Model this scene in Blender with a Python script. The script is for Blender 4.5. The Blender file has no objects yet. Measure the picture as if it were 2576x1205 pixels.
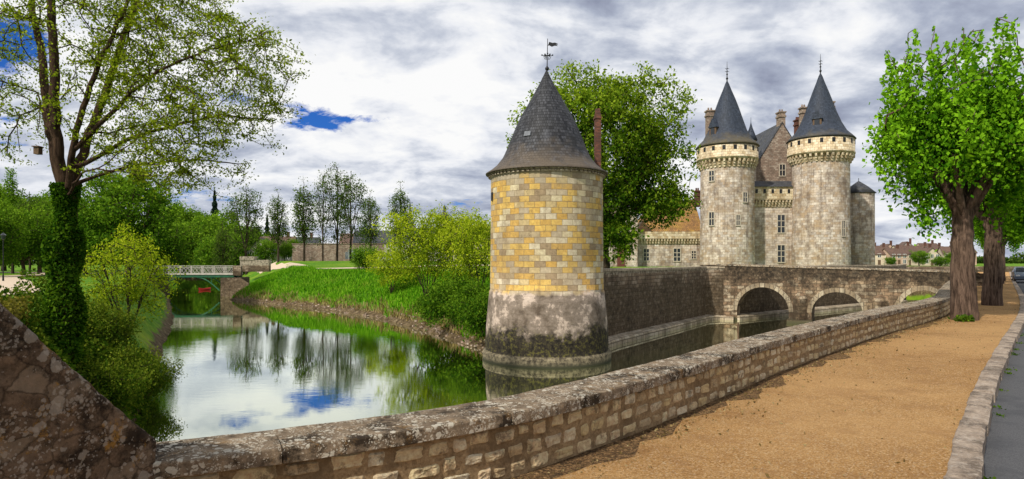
import bpy, math, random
import numpy as np
from mathutils import Vector, Matrix
from mathutils import noise as MN
rng=np.random.default_rng(7); random.seed(7)
sc=bpy.context.scene
F=1600.;CX=1288.;VH=655.;ZC=2.0
def X(u,d): return (u-CX)/F*d
def Z(v,d): return ZC-(v-VH)/F*d

# ------------------------------------------------------------ node helper
class NT:
    def __init__(s,nt):
        s.t=nt; nt.nodes.clear()
    def n(s,typ,**kw):
        nd=s.t.nodes.new(typ)
        for k,v in kw.items(): setattr(nd,k,v)
        return nd
    def put(s,nd,key,val):
        inp=nd.inputs[key]
        if isinstance(val,bpy.types.NodeSocket): s.t.links.new(val,inp)
        elif val is not None:
            if isinstance(val,(tuple,list)) and len(val)==3 and inp.type=='RGBA': val=(*val,1)
            inp.default_value=val
    def math(s,op,a,b=None,clamp=False):
        nd=s.n('ShaderNodeMath',operation=op,use_clamp=clamp); s.put(nd,0,a)
        if b is not None: s.put(nd,1,b)
        return nd.outputs[0]
    def mix(s,f,a,b,bt='MIX'):
        nd=s.n('ShaderNodeMixRGB',blend_type=bt); s.put(nd,0,f); s.put(nd,1,a); s.put(nd,2,b); return nd.outputs[0]
    def noise(s,vec,scale,detail=5,rough=.6,dist=0,out=0):
        nd=s.n('ShaderNodeTexNoise')
        if vec is not None: s.put(nd,'Vector',vec)
        s.put(nd,'Scale',scale); s.put(nd,'Detail',detail); s.put(nd,'Roughness',rough); s.put(nd,'Distortion',dist)
        return nd.outputs[out]
    def vor(s,vec,scale,feat='F1',out='Distance',rand=1.):
        nd=s.n('ShaderNodeTexVoronoi',feature=feat); s.put(nd,'Vector',vec); s.put(nd,'Scale',scale); s.put(nd,'Randomness',rand)
        return nd.outputs[out]
    def ramp(s,f,stops,interp='LINEAR'):
        nd=s.n('ShaderNodeValToRGB'); cr=nd.color_ramp; cr.interpolation=interp
        while len(cr.elements)<len(stops): cr.elements.new(.5)
        for e,(p,c) in zip(cr.elements,stops):
            e.position=p
            if not isinstance(c,(tuple,list)): c=(c,c,c)
            e.color=(*c,1)
        s.put(nd,0,f); return nd.outputs[0]
    def mr(s,f,a,b,c=0.,d=1.):
        nd=s.n('ShaderNodeMapRange'); s.put(nd,0,f)
        for i,v in enumerate((a,b,c,d)): nd.inputs[i+1].default_value=v
        return nd.outputs[0]
    def mapping(s,vec,scale=(1,1,1),loc=(0,0,0)):
        nd=s.n('ShaderNodeMapping'); s.put(nd,0,vec); nd.inputs['Scale'].default_value=scale; nd.inputs['Location'].default_value=loc; return nd.outputs[0]
    def co(s,k='Object'): return s.n('ShaderNodeTexCoord').outputs[k]
    def pos(s): return s.n('ShaderNodeNewGeometry').outputs['Position']
    def sep(s,v):
        nd=s.n('ShaderNodeSeparateXYZ'); s.put(nd,0,v); return nd.outputs
    def bump(s,h,st=.5,dist=.05):
        nd=s.n('ShaderNodeBump'); s.put(nd,'Height',h); s.put(nd,'Strength',st); s.put(nd,'Distance',dist); return nd.outputs[0]
    def brick(s,vec,w,h,mortar=.015,smooth=.1,off=.5):
        nd=s.n('ShaderNodeTexBrick'); s.put(nd,'Vector',vec); nd.offset=off
        s.put(nd,'Color1',(0,0,0));s.put(nd,'Color2',(1,1,1));s.put(nd,'Mortar',(.5,.5,.5))
        s.put(nd,'Scale',1.);s.put(nd,'Mortar Size',mortar);s.put(nd,'Mortar Smooth',smooth);s.put(nd,'Bias',0.)
        s.put(nd,'Brick Width',w);s.put(nd,'Row Height',h); return nd.outputs[0],nd.outputs[1]
    def out(s,col,rough=.9,normal=None,spec=.3,metal=0.):
        p=s.n('ShaderNodeBsdfPrincipled'); s.put(p,'Base Color',col); s.put(p,'Roughness',rough); s.put(p,'Specular IOR Level',spec); s.put(p,'Metallic',metal)
        if normal is not None: s.put(p,'Normal',normal)
        o=s.n('ShaderNodeOutputMaterial'); s.t.links.new(p.outputs[0],o.inputs[0]); return p
def newmat(name):
    m=bpy.data.materials.new(name); m.use_nodes=True; return m,NT(m.node_tree)
def plain(name,col,rough=.7,var=.25,scale=6,spec=.3,metal=0.):
    m,n=newmat(name); f=n.noise(n.co(),scale,4)
    c=n.mix(n.mr(f,.3,.7),tuple(x*(1-var) for x in col),tuple(min(1,x*(1+var)) for x in col)); n.out(c,rough,None,spec,metal); return m
def blocks(name,cols,w,h,mort,msize=.015,stain=(.1,.08,.05),stain_amt=.6,streak=.5,extra=None,bumpst=.6):
    m,n=newmat(name); uv=n.co('UV'); P=n.pos()
    wob=n.noise(uv,1.5,2,out=1)
    nd=n.n('ShaderNodeVectorMath',operation='MULTIPLY_ADD'); n.put(nd,0,wob); nd.inputs[1].default_value=(.05,.05,0); n.put(nd,2,uv)
    r,f=n.brick(nd.outputs[0],w,h,msize,.3)
    k=len(cols); c=n.ramp(r,[(i/k,cc) for i,cc in enumerate(cols)],'CONSTANT')
    g=n.noise(P,6,6,.7); c=n.mix(.65,c,n.ramp(g,[(.3,.3),(.7,.75)]),'OVERLAY')
    c=n.mix(f,c,mort)
    s1=n.noise(P,.35,6,.65); s2=n.noise(n.mapping(P,(1.6,1.6,.12)),1,5,.6)
    c=n.mix(n.math('MULTIPLY',n.mr(s1,.48,.68),stain_amt),c,stain)
    c=n.mix(n.math('MULTIPLY',n.mr(s2,.5,.72),streak),c,tuple(x*.9 for x in stain))
    if extra: c=extra(n,c,P,g)
    hgt=n.math('SUBTRACT',n.math('MULTIPLY',g,.6),f)
    n.out(c,.92,n.bump(hgt,bumpst,.04),.2); return m

# ------------------------------------------------------------ materials
def tower_extra(n,c,P,g):
    z=n.sep(P)[2]; zn=n.math('ADD',z,n.mr(n.noise(P,.9,6,.7),.2,.8,-1.0,1.0))
    zj=n.math('ADD',z,n.mr(n.noise(P,1.2,3),.2,.8,-.25,.25))
    c=n.mix(n.mr(n.noise(P,.45,5,.6),.35,.65,.0,.22),c,(.42,.3,.16))
    c=n.mix(n.math('MULTIPLY',n.mr(n.noise(P,3.2,9,.82),.54,.68),.7),c,(.09,.065,.04))
    uvn=n.noise(P,.95,8,.72)
    plaster=n.ramp(uvn,[(.36,(.1,.075,.055)),(.46,(.2,.16,.125)),(.535,(.26,.21,.17)),(.55,(.46,.37,.3)),(.62,(.5,.41,.34)),(.68,(.34,.28,.23))])
    c=n.mix(n.mr(zj,.45,.15),c,n.mix(.45,plaster,n.ramp(g,[(.3,.25),(.7,.72)]),'OVERLAY'))
    gr=n.mr(zn,5.9,6.7); c=n.mix(n.math('MULTIPLY',gr,.5),c,(.27,.24,.18))
    moss=n.ramp(n.noise(P,5,8,.78),[(.38,(.01,.009,.008)),(.52,(.04,.033,.024)),(.6,(.12,.11,.025)),(.66,(.04,.035,.02)),(.76,(.3,.27,.2))])
    c=n.mix(n.mr(zn,-1.3,-1.9),c,moss)
    ring=n.ramp(n.noise(P,5,6,.7),[(.4,(.06,.05,.035)),(.62,(.26,.22,.14))])
    c=n.mix(n.mr(z,-2.95,-3.0),c,ring); 
    return n.mix(n.mr(z,-3.25,-3.45),c,(.05,.05,.03))
M_tower=blocks('ochre_stone_blocks',[(.36,.29,.18),(.56,.37,.1),(.5,.39,.2),(.5,.31,.08),(.56,.48,.31),(.28,.21,.13),(.6,.39,.1),(.42,.35,.24),(.57,.5,.36),(.5,.3,.07),(.38,.32,.23)],.66,.31,(.2,.15,.09),.012,(.14,.095,.05),.45,.4,tower_extra)
def castle_extra(n,c,P,g):
    y=n.noise(P,.5,5,.7)
    c=n.mix(n.math('MULTIPLY',n.mr(y,.48,.66),.6),c,(.38,.26,.14))
    c=n.mix(n.math('MULTIPLY',n.mr(n.noise(n.mapping(P,(1,1,.35)),1.1,8,.8),.5,.62),.65),c,(.12,.085,.065))
    return n.mix(n.math('MULTIPLY',n.mr(n.noise(P,.8,8,.8,0),.55,.61),.4),c,(.66,.59,.5))
M_castle=blocks('pale_castle_stone',[(.5,.42,.34),(.58,.49,.41),(.4,.33,.27),(.64,.55,.46),(.47,.36,.26),(.5,.44,.39),(.68,.6,.51)],.62,.34,(.27,.21,.16),.014,(.14,.1,.07),.55,.7,castle_extra,.5)
M_gallery=blocks('cream_gallery_stone',[(.56,.45,.29),(.62,.51,.34),(.45,.34,.2),(.66,.56,.4)],.5,.35,(.26,.2,.14),.015,(.13,.095,.06),.5,.6)
M_gable=blocks('brown_gable_stone',[(.27,.195,.15),(.32,.24,.185),(.23,.17,.13),(.37,.3,.24)],.45,.25,(.13,.1,.08),.015,(.09,.065,.05),.5,.4)
def moat_extra(n,c,P,g):
    z=n.sep(P)[2]; zn=n.math('ADD',z,n.mr(n.noise(P,.8,6,.7),.2,.8,-1.3,1.3))
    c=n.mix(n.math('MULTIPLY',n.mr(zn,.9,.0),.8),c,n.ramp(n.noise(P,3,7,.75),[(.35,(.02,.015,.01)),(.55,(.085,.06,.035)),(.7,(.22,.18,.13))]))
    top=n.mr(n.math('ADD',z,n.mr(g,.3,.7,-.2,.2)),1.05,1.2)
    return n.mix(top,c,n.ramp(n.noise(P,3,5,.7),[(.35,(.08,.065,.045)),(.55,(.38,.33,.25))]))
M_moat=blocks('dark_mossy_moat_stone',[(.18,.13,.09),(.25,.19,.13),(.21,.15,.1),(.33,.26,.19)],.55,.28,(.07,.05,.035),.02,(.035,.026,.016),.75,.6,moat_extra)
def bridge_extra(n,c,P,g):
    z=n.sep(P)[2]; zn=n.math('ADD',z,n.mr(n.noise(P,.9,6,.75),.3,.7,-1.1,1.1))
    c=n.mix(n.math('MULTIPLY',n.mr(n.noise(P,1.6,8,.8),.42,.56),.75),c,(.05,.034,.022))
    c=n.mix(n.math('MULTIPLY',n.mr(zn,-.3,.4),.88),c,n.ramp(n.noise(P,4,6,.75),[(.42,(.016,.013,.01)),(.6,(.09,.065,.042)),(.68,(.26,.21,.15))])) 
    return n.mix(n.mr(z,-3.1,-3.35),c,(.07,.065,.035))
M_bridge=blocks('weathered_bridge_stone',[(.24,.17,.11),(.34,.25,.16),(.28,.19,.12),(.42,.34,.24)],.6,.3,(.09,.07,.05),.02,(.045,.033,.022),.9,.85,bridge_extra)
M_arch=blocks('pale_arch_stone',[(.33,.27,.19),(.27,.21,.14),(.39,.33,.24)],.35,2,(.12,.1,.08),.02,(.06,.045,.03),.75,.6)
M_ledge=blocks('pale_ledge_stone',[(.4,.33,.24),(.33,.27,.19),(.48,.41,.31)],.8,.25,(.14,.11,.08),.03,(.09,.07,.045),.6,.6)
def slate(name,a,b,w,h,lich,lz=None):
    m,n=newmat(name); uv=n.co('UV'); P=n.pos(); r,f=n.brick(uv,w,h,.012,.2)
    c=n.mix(r,a,b); c=n.mix(f,c,(.01,.01,.012))
    c=n.mix(n.math('MULTIPLY',n.mr(n.noise(P,.9,7,.75),.48,.66),.75),c,lich)
    if lz: c=n.mix(n.math('MULTIPLY',n.mr(n.math('ADD',n.sep(P)[2],n.mr(n.noise(P,1,5),.3,.7,-.7,.7)),lz[0],lz[1]),.8),c,lz[2])
    c=n.mix(n.math('MULTIPLY',n.mr(n.noise(n.mapping(P,(2,2,.2)),1.2,5,.7),.56,.7),.4),c,tuple(min(1,x*2.2) for x in b))
    n.out(c,.65,n.bump(n.math('SUBTRACT',n.math('MULTIPLY',r,.6),f),1.,.04),.3); return m
M_slate=slate('worn_slate_tiles',(.01,.011,.015),(.062,.064,.074),.24,.19,(.02,.019,.019),(8.4,6.9,(.13,.1,.07)))
M_slatec=slate('blue_slate',(.022,.03,.048),(.05,.064,.095),.35,.22,(.035,.042,.058),(19.8,17.8,(.14,.11,.055)))
M_slated=slate('grey_slate',(.03,.032,.04),(.07,.075,.09),.4,.25,(.08,.075,.06))
M_tile_or=slate('lichened_tile_roof',(.2,.11,.045),(.34,.18,.06),.3,.22,(.42,.26,.045))
M_tile_br=slate('brown_tile_roof',(.1,.06,.045),(.17,.1,.07),.4,.3,(.09,.065,.05))
M_brick=blocks('red_brick',[(.13,.05,.035),(.18,.07,.045),(.1,.045,.035)],.22,.09,(.09,.07,.055),.01,(.05,.035,.03),.5,.4)
M_dark=plain('dark_iron',(.015,.015,.017),.5,.2)
M_glass=plain('dark_window_glass',(.02,.024,.03),.15,.3,2,.6)
M_wframe=plain('pale_window_stone',(.46,.4,.32),.85,.15,3)
M_wood=plain('brown_weathered_wood',(.12,.075,.045),.8,.3,5)
M_white=plain('white_paint',(.75,.75,.72),.5,.06,3)
M_green=plain('green_painted_steel',(.02,.11,.055),.5,.3,2)
M_rail=plain('off_white_railing',(.4,.38,.33),.7,.25,3)
M_red=plain('red_paint',(.5,.03,.03),.4,.1)
M_rub=plain('black_rubber',(.02,.02,.02),.8,.1)
M_chrome=plain('wheel_metal',(.45,.45,.46),.35,.1,metal=.8)
M_lampglass=plain('headlight_glass',(.6,.6,.58),.15,.05)
M_carpaint=plain('silver_blue_car_paint',(.12,.15,.2),.25,.05,spec=.6)
def lichen_stone(name,dark,mid,spots=(.5,.47,.38),orange=.35,amt=.5,sc0=1.,blk=.85,cells=None,sp=(14,30,58)):
    m,n=newmat(name); P=n.pos()
    g=n.noise(P,8*sc0,9,.8); big=n.noise(P,1.7,8,.78)
    c=n.ramp(g,[(.32,dark),(.5,tuple((a+b)/2 for a,b in zip(dark,mid))),(.64,mid)])
    if cells:
        wv=n.n('ShaderNodeVectorMath',operation='MULTIPLY_ADD'); n.put(wv,0,n.noise(P,6,4,out=1)); wv.inputs[1].default_value=(.12,.12,.12); n.put(wv,2,P)
        cc=n.sep(n.vor(wv.outputs[0],cells,out='Color'))[0]; c=n.mix(n.mr(cc,.55,.75,0,.35),c,(.34,.26,.18)); ed=n.vor(wv.outputs[0],cells,feat='DISTANCE_TO_EDGE'); c=n.mix(n.mr(ed,.05,.0,0,.7),c,tuple(x*.5 for x in dark))
    c=n.mix(n.math('MULTIPLY',n.mr(big,.49,.57),blk),c,tuple(x*.25 for x in dark))
    warp=n.n('ShaderNodeVectorMath',operation='MULTIPLY_ADD'); n.put(warp,0,n.noise(P,26,3,out=1)); warp.inputs[1].default_value=(.04,.04,.04); n.put(warp,2,P)
    for sc_,th,w in ((sp[0],.40,1.),(sp[1],.42,1.),(sp[2],.42,.9)):
        v=n.vor(warp.outputs[0],sc_); lim=n.mr(n.noise(P,2.3+sc_*.1,4),.42,.58,-.02,th)
        d=n.math('SUBTRACT',lim,v); c=n.mix(n.math('MULTIPLY',n.mr(d,0,.05),amt*w,clamp=True),c,spots)
    o=n.mr(n.noise(P,4.5,8,.82),.56,.62); c=n.mix(n.math('MULTIPLY',o,orange),c,(.36,.18,.03))
    n.out(c,.95,n.bump(g,1.,.05),.15); return m
M_coping=lichen_stone('lichened_coping_stone',(.08,.056,.038),(.38,.29,.195),(.66,.61,.5),.3,.75)
M_but=lichen_stone('lichened_brown_stone',(.05,.034,.022),(.25,.165,.105),(.46,.4,.33),.75,.5,.9,.8,5.5,(9,22,44))
m,n=newmat('rubble_stone'); uv=n.sep(n.co('UV')); P=n.pos(); g=n.noise(P,16,8,.8)
c=n.ramp(uv[0],[(0,(.54,.4,.2)),(.25,(.66,.53,.32)),(.5,(.58,.43,.24)),(.7,(.7,.6,.42)),(.9,(.44,.32,.18))])
c=n.mix(.8,c,n.ramp(g,[(.3,.18),(.7,.78)]),'OVERLAY'); c=n.mix(n.math('MULTIPLY',n.mr(n.noise(P,3.5,8,.8),.52,.6),.7),c,(.09,.06,.035))
n.out(c,.93,n.bump(g,1.,.035),.15); M_rubble=m
m,n=newmat('lime_mortar'); P=n.pos(); g=n.noise(P,20,6,.8)
c=n.ramp(g,[(.3,(.16,.1,.05)),(.7,(.5,.35,.19))]); c=n.mix(n.math('MULTIPLY',n.mr(n.noise(P,2,6,.75),.47,.62),.6),c,(.09,.06,.035)); n.out(c,.95,n.bump(g,1.,.03),.1); M_mortar=m
m,n=newmat('orange_gravel'); P=n.pos()
v=n.vor(P,75,out='Color'); g=n.noise(P,34,6,.88); b=n.noise(P,1.3,9,.82); b2=n.noise(P,.3,4,.65)
c=n.ramp(n.sep(v)[0],[(0,(.34,.16,.05)),(.25,(.56,.31,.11)),(.6,(.68,.4,.16)),(.88,(.78,.52,.26)),(1,(.86,.7,.48))])
c=n.mix(n.mr(g,.38,.6),n.mix(.55,c,(.28,.125,.035)),c)
c=n.mix(n.math('MULTIPLY',n.mr(b,.5,.6),.5),c,(.33,.165,.065)); c=n.mix(n.math('MULTIPLY',n.mr(b2,.42,.6),.35),c,(.82,.5,.22))
n.out(c,.95,n.bump(n.math('ADD',n.vor(P,75),g),1.,.035),.1); M_gravel=m
m,n=newmat('shaded_damp_gravel'); P=n.pos(); v=n.vor(P,60,out='Color'); g=n.noise(P,18,7,.85)
c=n.ramp(n.sep(v)[0],[(0,(.09,.05,.025)),(.5,(.24,.135,.06)),(1,(.46,.29,.14))]); c=n.mix(n.mr(g,.42,.58),c,(.055,.036,.02)); n.out(c,.95,n.bump(g,1.,.04),.1); M_shade_damp=m  # dark gravel: wall-foot shade put into the colour, along with damp
m,n=newmat('asphalt'); P=n.pos(); c=n.ramp(n.noise(P,60,4,.8),[(.3,(.03,.03,.034)),(.7,(.12,.12,.125))]); c=n.mix(n.mr(n.noise(P,1.3,6,.75),.5,.62,0,.55),c,(.04,.042,.048))
n.out(c,.85,n.bump(n.noise(P,80,3,.8),.6,.01),.3); M_asph=m
M_kerb=lichen_stone('granite_kerb',(.2,.155,.12),(.5,.4,.31),(.58,.52,.45),.1,.3,1.,.6)
m,n=newmat('beige_path'); P=n.pos(); c=n.ramp(n.noise(P,6,5,.7),[(.3,(.44,.34,.24)),(.7,(.62,.51,.39))]); n.out(c,.95); M_path=m
m,n=newmat('grass_and_mud'); P=n.pos(); z=n.sep(P)[2]
g=n.noise(P,3.5,7,.75); b=n.noise(P,.18,5,.65)
c=n.ramp(g,[(.3,(.02,.075,.005)),(.5,(.07,.19,.01)),(.7,(.17,.32,.02))]); c=n.mix(n.math('MULTIPLY',n.mr(b,.45,.65),.6),c,(.28,.34,.03))
zn=n.math('ADD',z,n.mr(n.noise(P,.7,6,.7),.2,.8,-.5,.5))
mud=n.ramp(n.noise(P,2.5,7,.8),[(.38,(.04,.028,.016)),(.55,(.14,.1,.055)),(.68,(.34,.28,.18))])
c=n.mix(n.mr(zn,-2.75,-3.0),c,mud); n.out(c,.95,n.bump(n.noise(P,9,6,.8),1.,.12),.1); M_ground=m
m,n=newmat('moat_water'); P=n.pos()
h=n.math('ADD',n.noise(n.mapping(P,(1,2.6,1)),.9,3,.55),n.math('MULTIPLY',n.noise(n.mapping(P,(1,2.4,1)),5,3,.55),.3))
big=n.mr(n.noise(P,.09,4,.6),.42,.6,.15,1.)
nrm=n.bump(n.math('MULTIPLY',h,big),.1,.04)
d=n.n('ShaderNodeBsdfDiffuse'); n.put(d,'Color',(.05,.065,.01))
gl=n.n('ShaderNodeBsdfGlossy'); n.put(gl,'Color',(.94,.98,.88)); n.put(gl,'Roughness',.0); n.put(gl,'Normal',nrm)
fr=n.n('ShaderNodeFresnel'); n.put(fr,'IOR',2.1); n.put(fr,'Normal',nrm)
mx=n.n('ShaderNodeMixShader'); n.put(mx,0,n.mr(fr.outputs[0],.1,.45,.25,.95)); n.t.links.new(d.outputs[0],mx.inputs[1]); n.t.links.new(gl.outputs[0],mx.inputs[2])
o=n.n('ShaderNodeOutputMaterial'); n.t.links.new(mx.outputs[0],o.inputs[0]); M_water=m
def leafmat(name,dark,mid,light,trans=.4,ns=.55,w=(.45,.35,.3)):
    m,n=newmat(name); uv=n.sep(n.co('UV')); P=n.pos()
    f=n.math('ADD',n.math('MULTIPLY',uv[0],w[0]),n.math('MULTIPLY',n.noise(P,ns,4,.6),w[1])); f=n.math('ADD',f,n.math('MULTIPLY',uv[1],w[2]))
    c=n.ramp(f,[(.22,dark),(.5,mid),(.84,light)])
    d=n.n('ShaderNodeBsdfDiffuse'); n.put(d,0,c); t=n.n('ShaderNodeBsdfTranslucent'); n.put(t,0,n.mix(1.,c,(1.15,1.2,.5),'MULTIPLY'))
    mx=n.n('ShaderNodeMixShader'); n.put(mx,0,trans); n.t.links.new(d.outputs[0],mx.inputs[1]); n.t.links.new(t.outputs[0],mx.inputs[2])
    o=n.n('ShaderNodeOutputMaterial'); n.t.links.new(mx.outputs[0],o.inputs[0]); return m
L_yel=leafmat('yellow_green_leaves',(.045,.08,.004),(.17,.235,.012),(.38,.44,.035))
L_grn=leafmat('fresh_green_leaves',(.003,.018,.002),(.042,.15,.005),(.23,.46,.018),.3,1.9,(.28,.5,.36))  # clump noise and outer weight paint crown occlusion into the leaf colour
L_big=leafmat('spring_tree_leaves',(.008,.025,.003),(.055,.13,.007),(.3,.4,.028),.35,.5,(.32,.42,.36))
L_mid=leafmat('green_tree_leaves',(.01,.033,.004),(.055,.14,.01),(.2,.33,.025),.35,.35,(.35,.42,.32))
L_drk=leafmat('dark_ivy_leaves',(.008,.028,.003),(.035,.1,.007),(.14,.25,.016))
L_shr=leafmat('shrub_leaves',(.05,.09,.004),(.21,.31,.012),(.47,.53,.03),.4,.9)
L_far=leafmat('distant_leaves',(.014,.03,.01),(.045,.09,.016),(.14,.21,.03))
L_con=leafmat('conifer_needles',(.005,.014,.012),(.015,.035,.024),(.04,.065,.035),.1)
L_ivy=leafmat('bank_ivy_leaves',(.008,.022,.003),(.045,.1,.008),(.18,.22,.022),.35,1.3,(.35,.45,.3))
L_hdg=leafmat('hedge_leaves',(.05,.045,.012),(.14,.13,.025),(.28,.24,.05))
L_grs=leafmat('grass_blades',(.02,.09,.003),(.08,.25,.008),(.24,.45,.025),.25,.8)
L_dry=leafmat('dry_grass_blades',(.05,.035,.012),(.19,.13,.05),(.4,.32,.16),.2)
L_wee=leafmat('weed_leaves',(.02,.05,.004),(.06,.13,.01),(.16,.24,.02))
def barkmat(name,a,b,sx=7):
    m,n=newmat(name); P=n.co(); f=n.noise(n.mapping(P,(sx,sx,.9)),1.6,8,.75,.4); big=n.noise(P,1.2,3)
    c=n.ramp(f,[(.38,a),(.62,b)]); c=n.mix(n.math('MULTIPLY',n.mr(big,.5,.7),.4),c,tuple(x*1.3 for x in b)); n.out(c,.95,n.bump(f,1.,.15),.1); return m
M_bark=barkmat('brown_bark',(.025,.015,.01),(.12,.072,.046)); M_barkg=barkmat('grey_brown_bark',(.028,.018,.013),(.24,.16,.115),7); M_barkd=barkmat('dark_bark',(.02,.016,.012),(.09,.065,.045))

# ------------------------------------------------------------ object helpers
def link(o): sc.collection.objects.link(o); return o
def top(o,label,cat,group=None):
    o['label']=label; o['category']=cat
    if group: o['group']=group
    return o
def empty(name,loc,label,cat,group=None):
    o=bpy.data.objects.new(name,None); o.empty_display_size=.3; o.location=loc; link(o); return top(o,label,cat,group)
def boxuv(me):
    uvl=me.uv_layers.new(name='UVMap'); nv=len(me.loops)
    co=np.empty(len(me.vertices)*3); me.vertices.foreach_get('co',co); co=co.reshape(-1,3)
    out=np.zeros((nv,2))
    for p in me.polygons:
        nx,ny,nz=abs(p.normal.x),abs(p.normal.y),abs(p.normal.z)
        for li in p.loop_indices:
            c=co[me.loops[li].vertex_index]
            if nz>nx and nz>ny and nz>.8: out[li]=(c[0],c[1])
            elif nx>ny: out[li]=(c[1],c[2])
            else: out[li]=(c[0],c[2])
    uvl.data.foreach_set('uv',out.ravel())
class MB:
    def __init__(s): s.v=[];s.f=[];s.m=[];s.uv={};s.M=Matrix.Identity(4);s.smooth=set()
    def add(s,vs,fs,mat=0,uvs=None,smooth=False):
        b=len(s.v); s.v+= [tuple(s.M@Vector(v)) for v in vs]
        for i,f in enumerate(fs):
            if uvs is not None: s.uv[len(s.f)]=uvs[i]
            if smooth: s.smooth.add(len(s.f))
            s.f.append([b+k for k in f]); s.m.append(mat)
    def box(s,x0,x1,y0,y1,z0,z1,mat=0):
        s.add([(x0,y0,z0),(x1,y0,z0),(x1,y1,z0),(x0,y1,z0),(x0,y0,z1),(x1,y0,z1),(x1,y1,z1),(x0,y1,z1)],
              [(0,3,2,1),(4,5,6,7),(0,1,5,4),(1,2,6,5),(2,3,7,6),(3,0,4,7)],mat)
    def lathe(s,cx,cy,prof,seg=48,mat=0,a0=0.,smooth=True):
        R=max(r for r,z in prof); vs=[];fs=[];uvs=[]
        for r,z in prof:
            for k in range(seg):
                a=a0+2*math.pi*k/seg; vs.append((cx+r*math.cos(a),cy+r*math.sin(a),z))
        L=[0]
        for i in range(1,len(prof)): L.append(L[-1]+math.hypot(prof[i][0]-prof[i-1][0],prof[i][1]-prof[i-1][1]))
        for i in range(len(prof)-1):
            for k in range(seg):
                k2=(k+1)%seg; fs.append((i*seg+k,i*seg+k2,(i+1)*seg+k2,(i+1)*seg+k))
                u0=2*math.pi*k/seg*R;u1=2*math.pi*(k+1)/seg*R
                uvs.append([(u0,L[i]),(u1,L[i]),(u1,L[i+1]),(u0,L[i+1])])
        s.add(vs,fs,mat,uvs,smooth)
    def tube(s,p0,p1,r0,r1=None,seg=8,mat=0):
        r1=r0 if r1 is None else r1; p0=Vector(p0);p1=Vector(p1); d=(p1-p0).normalized(); a=d.orthogonal().normalized(); b=d.cross(a)
        vs=[]
        for p,r in((p0,r0),(p1,r1)):
            for k in range(seg):
                t=2*math.pi*k/seg; vs.append(p+a*math.cos(t)*r+b*math.sin(t)*r)
        fs=[(k,(k+1)%seg,seg+(k+1)%seg,seg+k) for k in range(seg)]+[tuple(range(seg))[::-1],tuple(range(seg,2*seg))]
        s.add(vs,fs,mat,None)
    def ball(s,c,r,mat=0,sz=1.,seg=10):
        s.lathe(c[0],c[1],[(max(.001,r*math.sin(math.pi*i/6)),c[2]-r*sz*math.cos(math.pi*i/6)) for i in range(7)],seg,mat)
    def done(s,name,mats,base=(0,0,0),parent=None):
        me=bpy.data.meshes.new(name); B=Vector(base)
        me.from_pydata([tuple(Vector(v)-B) for v in s.v],[],s.f)
        for mt in (mats if isinstance(mats,(list,tuple)) else [mats]): me.materials.append(mt)
        me.polygons.foreach_set('material_index',s.m)
        me.polygons.foreach_set('use_smooth',[i in s.smooth for i in range(len(s.f))])
        me.update(); boxuv(me)
        d=me.uv_layers[0].data
        for fi,uvs in s.uv.items():
            p=me.polygons[fi]
            for li,q in zip(p.loop_indices,uvs): d[li].uv=q
        o=bpy.data.objects.new(name,me); link(o)
        if parent is not None: o.parent=parent
        else: o.location=B
        return o
def crom(pts,step):
    P=[Vector(p) for p in pts]; P=[P[0]*2-P[1]]+P+[P[-1]*2-P[-2]]; out=[]
    for i in range(1,len(P)-2):
        n=max(1,int((P[i+1]-P[i]).length/step))
        for k in range(n):
            t=k/n; a,b,c,d=P[i-1],P[i],P[i+1],P[i+2]
            l0=(b-a).length;l1=(c-b).length;l2=(d-c).length
            m1=((c-b)/l1+ (b-a)/l0)*.5*l1; m2=((c-b)/l1+(d-c)/l2)*.5*l1
            out.append(b*(2*t**3-3*t*t+1)+m1*(t**3-2*t*t+t)+c*(-2*t**3+3*t*t)+m2*(t**3-t*t))
    out.append(P[-2].copy()); return out
def normals2(pts):
    N=[]
    for i in range(len(pts)):
        a=pts[max(0,i-1)];b=pts[min(len(pts)-1,i+1)]; d=Vector((b[0]-a[0],b[1]-a[1])).normalized(); N.append(Vector((-d.y,d.x)))
    return N
def offs(pts,o): 
    N=normals2(pts); return [Vector((p[0]+n.x*o,p[1]+n.y*o)) for p,n in zip(pts,N)]
def sweep(mb,pts,prof,mat=0,closed=True,caps=True,jit=0.,zf=None,nrm=None):
    N=nrm or normals2(pts); m=len(prof); vs=[];s=[0]
    for i in range(1,len(pts)): s.append(s[-1]+math.hypot(pts[i][0]-pts[i-1][0],pts[i][1]-pts[i-1][1]))
    L=[0]
    for i in range(1,m+1): a=prof[i-1];b=prof[i%m]; L.append(L[-1]+math.hypot(a[0]-b[0],a[1]-b[1]))
    for p,n_ in zip(pts,N):
        dz=zf(p[0],p[1]) if zf else 0
        for o,z in prof: vs.append((p[0]+n_.x*o+random.uniform(-jit,jit),p[1]+n_.y*o+random.uniform(-jit,jit),z+dz+random.uniform(-jit,jit)))
    fs=[];uvs=[]
    for i in range(len(pts)-1):
        for k in range(m if closed else m-1):
            k2=(k+1)%m; fs.append((i*m+k,(i+1)*m+k,(i+1)*m+k2,i*m+k2)); uvs.append([(s[i],L[k]),(s[i+1],L[k]),(s[i+1],L[k+1]),(s[i],L[k+1])])
    if caps and closed:
        fs.append(tuple(range(m)));uvs.append([(o,z) for o,z in prof]); b=(len(pts)-1)*m; fs.append(tuple(b+k for k in range(m))[::-1]); uvs.append([(o,z) for o,z in prof][::-1])
    mb.add(vs,fs,mat,uvs)

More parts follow.
